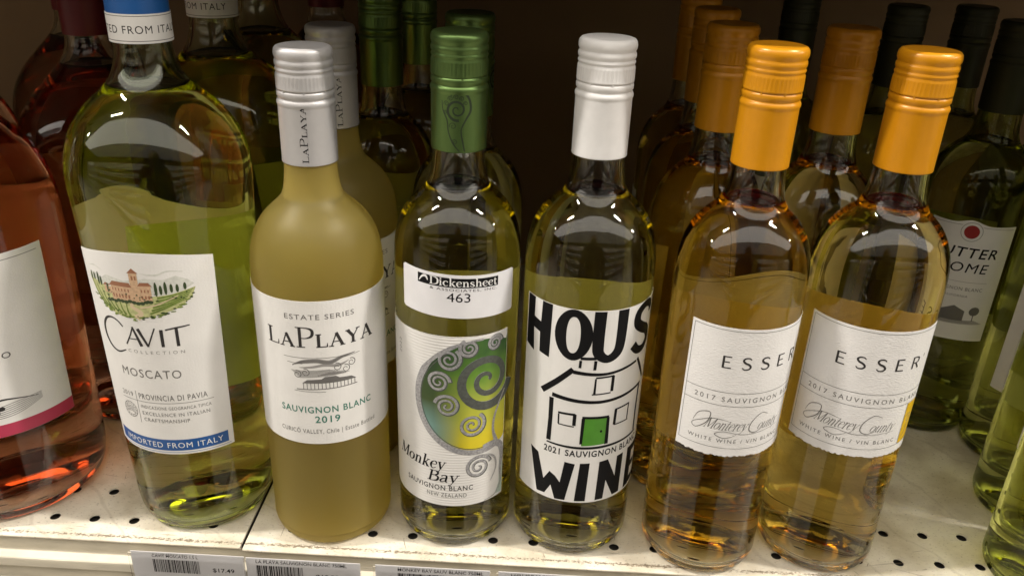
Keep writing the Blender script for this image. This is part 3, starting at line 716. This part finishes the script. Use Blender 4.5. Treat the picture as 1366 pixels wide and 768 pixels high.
i.text("INDICAZIONE GEOGRAFICA TIPICA", -13, 29.5, 96.6, 2.2); i.text("EXCELLENCE IN ITALIAN", -12.8, 28.2, 91.9, 2.5); i.text("CRAFTSMANSHIP", -12.5, 16, 87.4, 2.5)
i.ellipse(-22, 93.3, 5.3, 5.3, .35); i.ellipse(-22, 93.3, 3.9, 3.9, .25)
for k in range(14):
    a = k * 2 * math.pi / 14; i.line(-22 + 4.2 * math.cos(a), 93.3 + 4.2 * math.sin(a), -22 + 5 * math.cos(a), 93.3 + 5 * math.sin(a), .35)
for k in range(4): i.ribbon([(-25, 91.5 + k * 1.1), (-22, 92.4 + k * 1.1), (-19, 91.5 + k * 1.1)], .35, True)
i.build("small_print", mpC, GREY_INK, lab)
i = Ink(); i.rect(-38.5, 37.5, 67.2, 75.2); i.line(-39, 65.9, 39, 65.9, .3); i.build("blue_band", mpC, BLUE_INK, lab)
i = Ink(); i.text("IMPORTED FROM ITALY", -32, 34, 69.2, 3.9); i.build("lettering", mpC, WHITE_INK, lab, .44)
# vineyard picture
i = Ink(); i.poly([(-36, 178), (-30, 181), (-24, 179), (-19, 182), (-8, 180), (4, 182), (13, 181), (20, 183), (26, 180), (29, 177), (20, 172), (-30, 172)])
i.ribbon([(2, 185), (10, 184), (16, 186), (24, 185)], [.3, 1, .8, .3], True); i.ribbon([(-34, 184), (-28, 185.5), (-22, 184)], [.2, .8, .2], True)
i.build("landscape_print", mpC, HAZE_INK, lab, .355)
i = Ink(); i.poly([(-35, 177), (-26, 176), (-12, 172), (4, 171), (16, 172), (29.5, 175), (27, 169), (20, 163.5), (9, 160), (-3, 157), (-13, 157.5), (-24, 161), (-31, 169)])
i.build("landscape_print", mpC, FIELD_B, lab, .375)
i = Ink()
for k in range(7):
    u = k / 6; i.ribbon([(-33 + 4 * k, 175.5 - 1.3 * k), (-29 + 3.4 * k, 168 - 1.1 * k), (-23 + 2.6 * k, 161.5 - .5 * k)], [.5, 1.0, 1.5], True)
for k in range(6):
    i.ribbon([(4 + 1 * k, 160.5 + 1.9 * k), (13 + 1.5 * k, 164 + 1.6 * k), (24 + .8 * k, 168.5 + 1.1 * k)], [1.2, .9, .5], True)
for k in range(40):
    u = random.random(); x = -33 + 61 * u; yb = 157 + 48 * (u - .47) ** 2; i.ellipse(x, yb + random.uniform(-1.2, 1.5), random.uniform(.6, 1.8), random.uniform(.3, .7), n=8)
i.build("landscape_print", mpC, FIELD_A, lab, .395)
i = Ink(); i.ribbon([(-4, 157.5), (-1, 161), (-6, 165), (-2, 168), (1, 171)], [4, 2.6, 1.8, 1.4, 1.0], True); i.ribbon([(-1, 164), (8, 166), (20, 171)], [.9, .8, .4], True); i.build("landscape_print", mpC, PATH_INK, lab, .415)
i = Ink(); i.rect(-17, -4.2, 167.5, 176.5); i.rect(-4.4, .2, 168, 185.2); i.rect(0, 6.5, 168, 177.5); i.rect(-22, -17, 171, 175); i.build("villa_print", mpC, VILLA_INK, lab, .42)
i = Ink(); i.poly([(-18, 176.3), (-15.5, 179), (-5, 179), (-3.8, 176.3)]); i.poly([(-5.2, 185), (-2.1, 188), (1, 185)]); i.poly([(-.4, 177.3), (1, 179.6), (5.6, 179.6), (7.4, 177.3)]); i.poly([(-23, 175), (-21, 177), (-17, 176)])
for k in range(6):
    i.rect(-16.2 + k * 1.95, -15.5 + k * 1.95, 173.4, 175); i.rect(-16.3 + k * 1.95, -15.4 + k * 1.95, 169.4, 171.6)
for k in range(3): i.rect(1.0 + k * 1.8, 1.7 + k * 1.8, 173.6, 175.4); i.rect(.9 + k * 1.8, 1.8 + k * 1.8, 169.6, 171.6)
i.rect(-3.2, -2.2, 181, 183.4); i.rect(-1.4, -.6, 181, 183.4)
i.build("villa_print", mpC, ROOF_INK, lab, .44)
i = Ink()
for x, y_, hh in ((-33, 175, 6), (-30, 176, 4.5), (-26.5, 174, 8), (-24.3, 174, 6), (9, 171, 9), (11.5, 172, 6), (14, 172, 8), (17, 173, 5.5), (20, 173, 5), (24, 174, 4.5), (-19.5, 171, 6)):
    i.ellipse(x, y_ + hh / 2, .85, hh / 2, n=10)
for k in range(12): i.ellipse(-20 + k * 2.3, 167.2 + random.uniform(-1, .8), 1.5, 1.1, n=9)
for k in range(26): i.ellipse(random.uniform(-31, 27), random.uniform(168.5, 173), random.uniform(.3, .9), random.uniform(.25, .6), n=7)
for k in range(34):
    u = random.random(); x = -30 + 58 * u; yb = 157.5 + 46 * (u - .47) ** 2; i.ellipse(x, yb + random.uniform(-.6, 1.6), random.uniform(.3, 1.0), random.uniform(.2, .5), n=7)
i.build("tree_print", mpC, TREE_INK, lab, .45)
bk = patch("back_label", mpC, 47.7 * math.pi - 34, 47.7 * math.pi + 34, 70, 190, PAPER_BACK, cav)

# ---- LA PLAYA
PL = claret(37.6, -10)
XL = (-.1206, .0397)
lp = make_bottle("laplaya", (*XL, .0002), "frosted bottle of cloudy amber wine with lettered silver cap, in the front row", GLASS_FROST, WINE_PLAYA, PL, 221)
cap = make_cap(lp, 302.4, CAP_SILVER); capm = Curve(lambda h: 15.0, 15.0)
def rot(x0, y0):   # text running up the cap
    return lambda a, b: (x0 - b, y0 + a)
SC = [1.0, .82, 1.25, .82, .82, .82, .82]
i = Ink(rot(3.3, 243.3)); i.serif("LAPLAYA", 0, 30.3, 0, 3.3, 1.15, caps_scale=SC, gap=.05); i.build("cap_lettering", capm, INK, cap, .03)
rl = rint(PL); mpL = Curve(rl, 37.6)
lab = patch("front_label", mpL, -62, 80, 79.5, 172.8, PAPER, lp, top=lambda u: 173, bot=lambda u: 79.6, n=60)
i = Ink(); i.serif("LAPLAYA", -23.2, 41.0, 144.6, 10.2, 1.0, caps_scale=SC, gap=.04); i.build("brand_lettering", mpL, INK_SOFT, lab)
i = Ink(); i.text("ESTATE SERIES", -10.4, 28.6, 162.0, 3.1); i.text("CURICÓ VALLEY, Chile | Estate Bottled", -19, 40, 87.0, 3.0, .0); i.build("small_print", mpL, GREY_INK, lab)
i = Ink(); i.text("SAUVIGNON BLANC", -17.5, 37.5, 101.3, 4.3, .012); i.text("2019", 2.8, 17, 94.6, 4.6, .012); i.build("lettering", mpL, TEAL_INK, lab)
i = Ink()
for a in ((-13, 138, 20, 137.5), (-11, 134.5, -2, 134), (20, 136.5, 31, 137.3)): i.line(*a, .3)
j = Ink(); j.ribbon([(-8, 133), (-2, 135.3), (6, 136), (13, 134.5), (20, 137), (28, 138)], [.3, 2.2, 2.6, 3.0, 1.8, .4], True)
j.ribbon([(-4, 131.5), (3, 132), (10, 133), (18, 132), (24, 134)], [.3, 1.4, 1.6, 1.8, .3], True); j.ribbon([(6, 126.4), (14, 127.2), (22, 126.2)], [.3, 1.8, .3], True)
j.build("estate_print", mpL, PALE_INK, lab, .33)
for k in range(5): i.ribbon([(-8, 133 - k * .12), (-2, 134.6 + k * .35), (6, 135 + k * .45), (13, 133.6 + k * .4), (20, 136.4 + k * .28), (28, 138)], .22, True)
for cx, cy in ((-5.5, 127), (-.8, 128.3), (17, 131), (22, 129), (25.5, 132.3)): i.spiral(cx, cy, .6, 2.6, 0, 1.3, .3, .5)
for k in range(9): i.line(-9 + k * .6, 129.4 - k * .55, 13 + k * 1.4, 130 - k * .42, .22)
i.line(-6.5, 117.2, 28.5, 117.6, .5)
i.poly([(-3, 121.4), (0, 123.6), (8, 124), (10, 125.4), (16, 125.4), (18, 124), (25, 123.2), (28, 121)])
for k in range(15): i.line(-2.4 + k * 2.1, 117.4, -2.4 + k * 2.1, 121.4, .38)
i.ribbon([(-8, 116.2), (0, 115.8), (10, 115.4)], .25, True)
i.build("estate_print", mpL, GREY_INK, lab)

# ---- MONKEY BAY
PM = claret(36.4, 0)
XM = (-.0397, .0435)
mb = make_bottle("monkey", (*XM, .0002), "bottle with metallic green cap, green and yellow spiral label and a numbered 463 sticker", GLASS, WINE_MB, PM, 231.5)
cap = make_cap(mb, 312.7, CAP_GREEN)
i = Ink()
i.spiral(.3, 274.5, .5, 5.6, .5, 1.7, .5, 1.5); i.ribbon([(-3, 281.8), (1.5, 284.6), (6.3, 281), (7.6, 274.5), (5, 269.5), (2.6, 264), (3.6, 257), (4.8, 251.2)], [.5, .8, 1.2, 1.2, .9, .6, .8, .6], True)
i.ribbon([(-8, 279), (-7.4, 274), (-5, 269), (-4.2, 263), (-1.8, 257), (2.2, 252)], [.4, .6, .7, .6, .7, .5], True)
for cx, cy, rr in ((-5.4, 277.5, 1.5), (-3.2, 280.2, 1.4), (-.2, 281.1, 1.4), (2.8, 280.4, 1.3), (4.8, 278, 1.1), (-1.8, 266, 2.0), (-.8, 257.6, 1.5), (-6, 273, 1.1)): i.spiral(cx, cy, .2, rr, 1, 1.4, .3, .35)
i.build("cap_artwork", capm, CAP_INK_G, cap, .03)
rm = rint(PM); mpM = Curve(rm, 36.5)
lab = patch("front_label", mpM, -56, 36.5, 34.6, 153, PAPER_RIB, mb, top=lambda u: 152.4 + .8 * math.sin(math.pi * u), n=60)
disc = Ink(); pts = []
for k in range(61):
    a = R_(62) + (R_(298) - R_(62)) * k / 60
    s, h = 17.5 + 38 * math.cos(a), 112 + 38.3 * math.sin(a); pts.append((min(s, 36.2), min(h, 152)))
pts += [(36.2, 80), (36.2, 148)]
disc.poly(pts); disc.build("spiral_backdrop", mpM, KORU, lab, .34)
i = Ink()
pa = [(17.5 + 38 * math.cos(R_(a)), min(112 + 38.3 * math.sin(R_(a)), 151.2)) for a in range(88, 291, 9)]
i.ribbon(pa, [1.2] * 3 + [2.4] * 4 + [3.8] * 12 + [3.8] * (len(pa) - 19), True)
i.spiral(21.5, 123.5, 1.0, 19.0, 0.0, 1.95, 1.4, 5.4)
smalls = ((-1.2, 138.6, 7.0, 0, 1), (-7.2, 123.2, 6.8, 1, -1), (-2.2, 107.4, 7.4, 2, 1), (10.4, 145.6, 5.6, 3, -1), (12.6, 94.0, 8.2, 0, 1), (26.5, 146.2, 4.9, 1, -1), (17.2, 62.5, 8.2, 1.2, -1))
for cx, cy, rr, a0, dr in smalls:
    i.spiral(cx, cy, .5, rr, a0, 2.15 * dr, .8, 1.9)
i.ribbon([(35.5, 112), (31, 104), (27.5, 95), (27, 86), (30, 76)], [1, 1.4, 1.6, 1.8, 3.2], True)
i.ribbon([(20, 76.5), (27, 76.5), (33, 73), (35.0, 64), (34, 54), (34.6, 44), (30, 37), (22, 35.4)], [2.6, 4.6, 4.2, 3, 1.8, 1.1, .8, .4], True)
i.ribbon([(17, 70), (24, 69.5), (29, 65), (30, 57), (26, 49)], [.5, 1.3, 1.5, 1.0, .4], True)
i.build("spiral_artwork", mpM, SILVER_INK, lab, .40)
i = Ink()
for cx, cy, rr, a0, dr in smalls: i.spiral(cx + .35, cy - .35, .5, rr + .2, a0, 2.15 * dr, 1.2, 2.5)
i.ribbon([(17.5 + 35.6 * math.cos(R_(a)), 112 + 35.8 * math.sin(R_(a))) for a in range(118, 280, 6)], .5)
i.spiral(21.9, 123.0, 1.0, 19.2, 0.0, 1.95, 2.0, 6.2)
i.build("spiral_outline", mpM, SILVER_DARK, lab, .37)
i = Ink(); i.poly([(36.2, 72), (36.2, 35.6), (30, 36.6), (33.5, 44), (33, 55), (33.6, 66), (32, 73)]); i.build("spiral_backdrop", mpM, PALE_TEAL, lab, .35)
i = Ink()
i.serif("Monkey", -38.4, -3.5, 62.4, 8.4, .95, shear=.22, gap=.03, rise=-.02); i.serif("Bay", -14.5, 4.6, 52.6, 8.0, .95, shear=.22, gap=.03)
i.build("brand_lettering", mpM, INK, lab)
i = Ink(); i.text("SAUVIGNON BLANC", -30, 14.2, 46.4, 3.6, .01); i.build("lettering", mpM, INK_SOFT, lab)
i = Ink(); i.text("NEW ZEALAND", -14.6, 10.3, 41.2, 3.1); i.build("lettering", mpM, GREY_INK, lab)
i = Ink(rot(-35, 133)); i.text("2022", 0, 9.5, 0, 2.6); i.build("small_print", mpM, PALE_INK, lab)
bk = patch("back_label", mpM, 36.5 * math.pi - 30, 36.5 * math.pi + 30, 40, 169, PAPER_BACK, mb)
# lot sticker across the shoulder edge
st = patch("lot_sticker", mpM, -31, 40, 165, 191, STICKER, mb, .1, .14, top=lambda u: 192.2 - 3.2 * u - (1.0 if u < .005 or u > .995 else 0), bot=lambda u: 166.2 - 3.0 * u + (.9 if u < .005 or u > .995 else 0), n=50)
skew = lambda a, b: (a, b - .045 * a)
i = Ink(skew); i.rect(-19.5, 27.2, 183.4, 189.0); i.build("logo_box", mpM, INK, st, .27)
i = Ink(skew); i.serif("Dickensheet", -12.2, 26.4, 184.2, 4.6, 1.15, gap=.03)
i.ribbon([(-18.6, 184.6), (-16.6, 187.4), (-14.4, 188), (-13.2, 185.8)], [.5, 1.1, 1.4, .4], True)
i.build("logo_lettering", mpM, WHITE_INK, st, .34)
i = Ink(skew); i.text("& ASSOCIATES, INC.", -12, 26.5, 181.3, 1.5); i.build("small_print", mpM, INK_SOFT, st, .28)
i = Ink(skew); i.text("463", -2.4, 10.6, 174.9, 5.5, .0, track=1.0); i.build("lot_number", mpM, INK, st, .28)

# ---- HOUSE WINE
PH = claret(37.2, 0); XH = (.0366, .0427)
hw = make_bottle("house", (*XH, .0002), "straw coloured wine bottle with plain white cap and bold black house drawing label", GLASS, WINE_YG, PH, 232.3)
cap = make_cap(hw, 312.7, CAP_WHITE)
rh_ = rint(PH); mpH = Curve(rh_, 37.2)
lab = patch("front_label", mpH, -42.5, 82, 43.8, 174.4, PAPER, hw, n=60)
i = Ink()
i.poly([(-41.6, 143), (-33.8, 140.6), (-34.8, 155.6), (-29.6, 154.4), (-29.2, 142.2), (-22.2, 140.8), (-21.6, 174.2), (-28.6, 174.2), (-29.2, 161), (-34.8, 162.4), (-34.6, 174.2), (-41.4, 174.2)])
i.ellipse(-8.6, 158.6, 7.4, 13.6, 4.6, 36, 2.2)
i.ribbon([(5.6, 174.0), (5.4, 155), (6.4, 147.6), (11.6, 144.2), (17.0, 147.6), (18.8, 155), (19.2, 174.0)], [6.8, 6.6, 6.2, 5.0, 6.0, 6.4, 6.8], True)
i.ribbon([(45.5, 166), (43.5, 170.6), (37.4, 172.2), (31.2, 169), (30.6, 162.6), (35.6, 158.2), (42, 154.4), (44.4, 148.4), (39.6, 144), (33, 144.6), (28.6, 149)], [5.6, 5.2, 4.8, 5.6, 6.2, 6.4, 6.2, 5.8, 4.8, 5.2, 5.6], True)
i.ribbon([(57, 142), (57, 174)], 7); i.line(57, 145, 70, 145, 6); i.line(57, 158, 68, 158, 5); i.line(57, 171, 70, 171, 6)
i.build("brand_lettering", mpH, INK, lab)
i = Ink()
i.poly([(-31.6, 76.5), (-25.4, 74.2), (-20.6, 57), (-16.8, 63.8), (-13.2, 61.6), (-10, 57.6), (-8, 73.2), (-1.8, 72.4), (-6.4, 45), (-12.6, 44.6), (-15.6, 54), (-19.4, 46.5), (-25.0, 46)])
i.poly([(1.2, 73), (7.0, 73.2), (6.0, 45), (-.6, 45)])
i.poly([(13.0, 73.4), (18.6, 74), (25.0, 59.5), (25.4, 74), (30.6, 74.4), (30.0, 45.4), (24.4, 45.4), (18.4, 58.6), (17.4, 45), (12.2, 45)])
i.ribbon([(38, 45), (38.4, 75)], 6.2); i.line(38, 48, 50, 48, 5); i.line(38, 60, 48, 60, 4.5); i.line(38, 72.4, 50, 72.4, 5)
i.build("brand_lettering", mpH, INK, lab)
i = Ink()
i.ribbon([(-25.4, 118.2), (-16, 127.5), (-7.2, 137)], [3.6, 3.4, 3.2]); i.ribbon([(-7.0, 135.4), (12, 134.4), (33.5, 137.2)], [2.4, 1.8, 1.6], True)
i.ribbon([(34.5, 138.6), (39.5, 130), (44.5, 121.6)], [1.8, 2.3, 2.0]); i.ribbon([(-18.5, 117.8), (10, 116.0), (42.0, 119)], [2.6, 2.0, 1.8], True)
i.line(-3.6, 138.4, -3.4, 143.2, 1.5); i.line(4.8, 137.4, 5.0, 143.4, 1.7); i.line(-3.6, 144.6, 5.2, 144.8, 1.8)
i.ribbon([(6, 131.6), (5.8, 121.4)], [1.0, 1.4]); i.line(6, 132.2, 16.8, 132.6, 1.1); i.ribbon([(16.4, 132.6), (16.2, 122.4)], 1.9); i.line(4.4, 121.2, 15.6, 121.6, .8)
i.ribbon([(-18.7, 115.6), (-18.6, 101), (-19.0, 86)], [2.8, 2.6, 2.9]); i.ribbon([(40.5, 118), (39.8, 100), (40.2, 86)], [1.9, 2.0, 1.9])
i.line(-14, 106.9, -3.9, 107.2, 1.4); i.line(-13.6, 106, -13.5, 99.3, .9); i.line(-4.2, 107.4, -4.3, 99.6, 2.0); i.line(-13.6, 99.2, -4.2, 98.8, .7)
i.line(20, 109.0, 31, 109.8, 1.1); i.line(20.6, 109.2, 20.2, 98.6, 1.9); i.line(30.5, 109.4, 30.2, 99, 1.0); i.line(20, 98.4, 31, 98.4, .8)
i.line(.2, 105.6, 16.2, 105.2, 1.6); i.ribbon([(.9, 105), (.5, 87)], [1.9, 1.6]); i.ribbon([(15.8, 104.8), (16.0, 86)], [1.8, 2.3])
i.ribbon([(-20, 84.6), (5, 84.2), (42, 85)], [1.0, 1.7, 1.3], True)
i.ellipse(12, 95.6, .75, .9, n=10)
i.build("house_drawing", mpH, INK, lab, .38)
i = Ink(); i.poly([(1.4, 104.9), (15.2, 104.6), (15.2, 86.2), (.8, 85.6)]); i.build("door_print", mpH, GREEN_INK, lab, .335)
i = Ink(); i.text("2021 SAUVIGNON BLANC", -21.6, 44, 77.8, 4.3, .02); i.build("lettering", mpH, INK, lab)
bk = patch("back_label", mpH, 37.2 * math.pi - 31, 37.2 * math.pi + 31, 40, 168, PAPER_BACK, hw)

# ---- ESSER (two in the front row)
PE = claret(36.1, 1.8)
def make_esser(loc, s0, label):
    b = make_bottle("esser", loc, label, GLASS, WINE_AMBER, PE, 235)
    make_cap(b, 314.4, CAP_ORANGE)
    mp = Curve(rint(PE), 36.1)
    rnd = random.Random(5)
    ed = [rnd.uniform(-.55, .55) for _ in range(200)]
    def dk(u):
        x = u * 70; k_ = int(x); f = x - k_
        return 91.6 + ed[k_] * (1 - f) + ed[k_ + 1] * f
    lab = patch("front_label", mp, s0, s0 + 80.8, 91.6, 173.2, PAPER_TEX, b, bot=dk, n=140, nh=6)
    i = Ink(); eser(i, "ESSER", s0 + 19.6, 10.6, 148.8, 7.4, 1.25); i.build("brand_lettering", mp, INK_SOFT, lab)
    i = Ink(); i.ribbon([(s0 + 71.9, 156.4), (s0 + 71.5, 154.6)], [.9, .5])
    i.text("2017 SAUVIGNON BLANC", s0 + 7.6, s0 + 78.2, 127.6, 3.1, track=1.45); i.text("WHITE WINE / VIN BLANC", s0 + 7.2, s0 + 64, 100.6, 2.5, track=1.4)
    for a in ((1.6, 171.6, 79.2, 171.6), (1.6, 171.6, 1.6, 97), (79.2, 171.6, 79.2, 97), (1.6, 97, 79.2, 97), (1.6, 133.6, 79.2, 133.6), (1.6, 125.0, 79.2, 125.0), (68.9, 97, 68.9, 125.0)):
        i.line(s0 + a[0], a[1], s0 + a[2], a[3], .28)
    i.build("small_print", mp, GREY_INK, lab)
    # handwriting
    i = Ink()
    def scr(word, x0, x1, y0, cap):
        i.serif(word, s0 + x0, s0 + x1, y0, cap, .42, shear=.45, gap=-.02)
    scr("Monterey", 15.0, 38.5, 109.0, 7.2); scr("ounty", 45.5, 60.5, 109.0, 6.6)
    i.ribbon([(s0 + 9, 112), (s0 + 12, 118), (s0 + 18, 119.5), (s0 + 17, 113), (s0 + 11, 107.5), (s0 + 9, 110.5), (s0 + 20, 116), (s0 + 30, 115)], [.2, .35, .45, .5, .4, .3, .35, .15], True)
    i.ribbon([(s0 + 52, 118.6), (s0 + 47, 120), (s0 + 42, 115), (s0 + 41, 109.5), (s0 + 45, 107.6), (s0 + 50, 110)], [.2, .4, .5, .5, .4, .2], True)
    i.ribbon([(s0 + 34, 106.6), (s0 + 28, 103.8), (s0 + 22, 105.8), (s0 + 27, 108.2), (s0 + 40, 106.6), (s0 + 62, 108.4)], [.2, .35, .4, .3, .3, .15], True)
    i.build("script_lettering", mp, GREY_INK, lab, .38)
    i = Ink(); i.rect(s0 + 69.4, s0 + 80.4, 97.2, 124.4); i.build("gold_square", mp, GOLD_INK, lab, .36)
    i = Ink(); i.spiral(s0 + 74.4, 113, .5, 3.4, 0, 1.4, .3, .5); i.ribbon([(s0 + 72, 101), (s0 + 75, 106), (s0 + 74, 111)], [.3, .6, .3], True); i.build("gold_emblem", mp, PALE_INK, lab, .40)
    patch("back_label", mp, 36.1 * math.pi - 29, 36.1 * math.pi + 29, 62, 165, PAPER_BACK, b)
    return b
e1 = make_esser((.1200, .0310, .0002), -31.2, "orange capped bottle in front, beside the house drawing bottle")
e2 = make_esser((.1972, .0370, .0002), -44.8, "rightmost orange capped bottle in front, gold square showing on its label")

# ---- ROSE magnum, left edge
rs = make_bottle("rose", (-.345, .058, .0002), "large amber pink wine bottle with pink edged label, cut off by the left edge", GLASS, WINE_ROSE, ROSE_B, 262)
make_cap(rs, 346, CAP_RED, 65, 15.6, plain=True)
mpR = Curve(rint(ROSE_B), 58.0)
lab = patch("front_label", mpR, -8, 79.5, 66, 182.5, PAPER, rs, n=60)
i = Ink(); i.rect(-8, 79.4, 66.1, 74.6); i.build("pink_border", mpR, PINK_INK, lab)
i = Ink(); i.text("O", 43.6, 48.4, 118.4, 4.0); i.line(26, 178.6, 76, 178.6, .3)
for k in range(7): i.ribbon([(33, 79 + k * 1.2), (45, 80 + k * 1.35), (60, 85 + k * .7)], [.4, .3, .2], True)
i.ribbon([(30, 90), (38, 91.5), (47, 90), (58, 87.5)], [.8, 1.2, .7, .3], True)
for cx, cy in ((31, 84), (34, 83), (37, 85.5), (33.5, 87)): i.ellipse(cx, cy, 1.8, 1.5, n=10)
i.ellipse(33, 100, 2.2, 1.4, n=10); i.line(31.6, 88, 32.6, 99, .6); i.ribbon([(29, 103), (33, 100.5), (37, 102.6)], .5, True)
i.build("vineyard_sketch", mpR, INK_SOFT, lab)
patch("back_label", mpR, 58 * math.pi - 38, 58 * math.pi + 38, 80, 185, PAPER_BACK, rs)

# ---- SUTTER HOME style bottle, right
PS = claret(36.2, 0)
su = make_bottle("seal", (.33, .20, .0002), "dark olive bottle behind the orange caps, its pale label carrying a round red seal", GLASS_OLIVE, WINE_SU, PS, 231)
make_cap(su, 312.5, CAP_OLIVE)
mpS = Curve(rint(PS), 36.4)
lab = patch("front_label", mpS, -43, 17, 84, 180, PAPER, su, top=lambda u: 176.5 + 3.4 * math.exp(-((u - .46) / .13) ** 2), bot=lambda u: 84 + 2.2 * math.cos(math.pi * (u - .5)), n=50)
i = Ink(); i.ellipse(-14.3, 171.3, 5.0, 5.0, n=26); i.build("red_seal", mpS, RED_INK, lab)
i = Ink(); i.ellipse(-14.3, 171.3, 7.0, 7.0, .3); i.line(-41, 174.4, -21, 175.6, .25); i.line(-8, 175.6, 15, 174.4, .25); i.text("SAUVIGNON BLANC", -32, 4, 126.2, 2.7); i.text("CALIFORNIA", -23, -5, 121, 1.8); i.line(-34, 133, 6, 133, .2)
i.build("small_print", mpS, GREY_INK, lab)
i = Ink(); i.text("SUTTER", -36, 7.4, 152, 7.6, .012, .15); i.text("HOME", -31, 3.6, 140.4, 7.6, .0, .15); i.build("brand_lettering", mpS, INK, lab)
i = Ink()
i.poly([(-20, 102), (-20, 110), (-12, 114), (-4, 110), (-4, 102)]); i.ellipse(3, 110, 4, 3.6, n=12); i.line(3, 102, 3, 108, .8); i.poly([(-28, 101), (-24, 107), (-19, 108), (-19, 101)])
for k in range(8): i.line(-30, 99.6 + k * .35, 12 - k, 99.2 + k * .45, .2)
i.build("house_sketch", mpS, GREY_INK, lab)
patch("back_label", mpS, 36.4 * math.pi - 28, 36.4 * math.pi + 28, 60, 166, PAPER_BACK, su)
dup(su, (.362, .082, .0002), "olive bottle in the second row at the right edge, its label edge just showing", R_(-141), skip=("back_label",))
dup(su, (.336, .0125, .0002), "olive bottle standing nearest the shelf lip at the right edge, cut off by the frame", R_(-143), skip=("back_label",))

# ---- copies behind the front row
GL = "bottles in the dim rows behind the front row"
dup(cav, (-.208, .150, .0002), "second blue capped bottle with white ITALY neck band, straight behind the villa label bottle", R_(-60), GL, skip=("landscape_print", "villa_print", "tree_print", "brand_lettering"))
dup(cav, (-.2116, .252, .0002), "deepest blue capped bottle, its neck band dim, left of the silver caps", R_(40), GL)
dup(lp, (-.1251, .1175, .0002), "second frosted bottle with silver lettered cap, half hidden behind the frosted one in front", R_(20), GL)
dup(mb, (-.0405, .1190, .0002), "second green capped bottle, directly behind the one with the numbered sticker", R_(80), GL, skip=("lot_sticker",))
gr = dup(mb, (-.1090, .196, .0002), "dim green capped bottle standing deep behind the second silver cap", R_(140), GL, skip=("lot_sticker",))
dup(gr, (-.0955, .284, .0002), "furthest green capped bottle, in the dark left of the numbered sticker bottle", R_(160), GL)
dup(e1, (.1131, .1055, .0002), "orange capped bottle second in its row, left of the first orange cap", R_(50), GL)
dup(e1, (.1180, .180, .0002), "orange capped bottle third in its row, partly hidden by the second", R_(70), GL)
dup(e1, (.1201, .2545, .0002), "orange capped bottle furthest back, leftmost orange cap in view", R_(60), GL)
dup(e2, (.1847, .1125, .0002), "orange capped bottle between the two front orange caps, one row back", R_(60), GL)
dup(rs, (-.305, .175, .0002), "dark red capped bottle with white label behind the amber pink one", R_(35), GL)
dup(rs, (-.372, .285, .0002), "furthest dark red capped bottle, near the top left corner", R_(90), GL)
dup(rs, (-.428, .165, .0002), "dark rose bottle at the far left edge, cap out of view", R_(100), GL)
dup(rs, (-.190, .372, .0002), "dim rose bottle deep in the shelf above the first silver cap", R_(120), GL)
dup(su, (.281, .275, .0002), "dark olive capped bottle in shadow between orange caps and the red seal label", R_(120), GL)
dup(su, (.2166, .330, .0002), "dark olive capped bottle deep between the two right orange caps", R_(150), GL)
dup(su, (.340, .290, .0002), "dark olive capped bottle behind the red seal bottle", R_(150), GL)

dup(su, (.384, .153, .0002), "third olive bottle of the right edge column, behind the one with the label edge", R_(150), GL)
dup(su, (.404, .228, .0002), "deepest olive bottle at the right edge, right of the red seal label", R_(110), GL)
# ---- price tags in the rail
TAGP = principled("price_tag_paper", (.66, .65, .66), .6)
TAG_TXT = [(-238.3, "CAVIT MOSCATO 1.5 L", 13.4, 42.4, "$17.49", 50.8, 64.5, "price tag under the villa label bottle reading $17.49", False),
           (-165.5, "LA PLAYA SAUVIGNON BLANC 750ML", 6.2, 63.3, "$10.99", 43.5, 58, "price tag under the frosted bottle reading $10.99", False),
           (-84.4, "MONKEY BAY SAUV BLANC 750ML", 14, 67.4, "$9.99", 50, 64, "price tag under the numbered sticker bottle", False),
           (-7.7, "HOUSE WINE FISH WHITE", 7.9, 60, "", 0, 0, "price tag under the house drawing bottle", True)]
PLASTIC = glass_mat("clear_plastic_sleeve", (.97, .97, .97), .08, 1.15)
for x0, name, a, b, price, pa_, pb, lb, serif in TAG_TXT:
    t = empty("price_tag", (x0 / 1000, -.0080 if x0 > -170 else -.0076, 0), lb, "price tag", "price tags in the rail under the bottles")
    ztop = -1.9
    me = box_mesh("paper", 0, .0715, 0, .0003, -.036, ztop / 1000); obj("paper", me, TAGP, t)
    fl = Flat(0)
    i = Ink(); i.text(name, a, b, ztop - 3.8, 2.2, .01 if serif else .006, track=1.0); i.build("lettering", fl, INK, t, .08)
    i = Ink(); rb = random.Random(int(abs(x0))); x = a
    while x < a + 29:
        wd = rb.choice((.25, .25, .5, .8)); i.rect(x, x + wd, ztop - 16, ztop - 5.6); x += wd + rb.choice((.25, .4, .6))
    i.build("barcode", fl, INK, t, .08)
    if price: i = Ink(); i.text(price, pa_, pb, ztop - 13.8, 3.2, .012, track=1.0); i.build("price", fl, INK, t, .08)
    obj("plastic_sleeve", box_mesh("plastic_sleeve", -.0012, .0720, -.0012, -.0006, -.037, -.0023), PLASTIC, t)
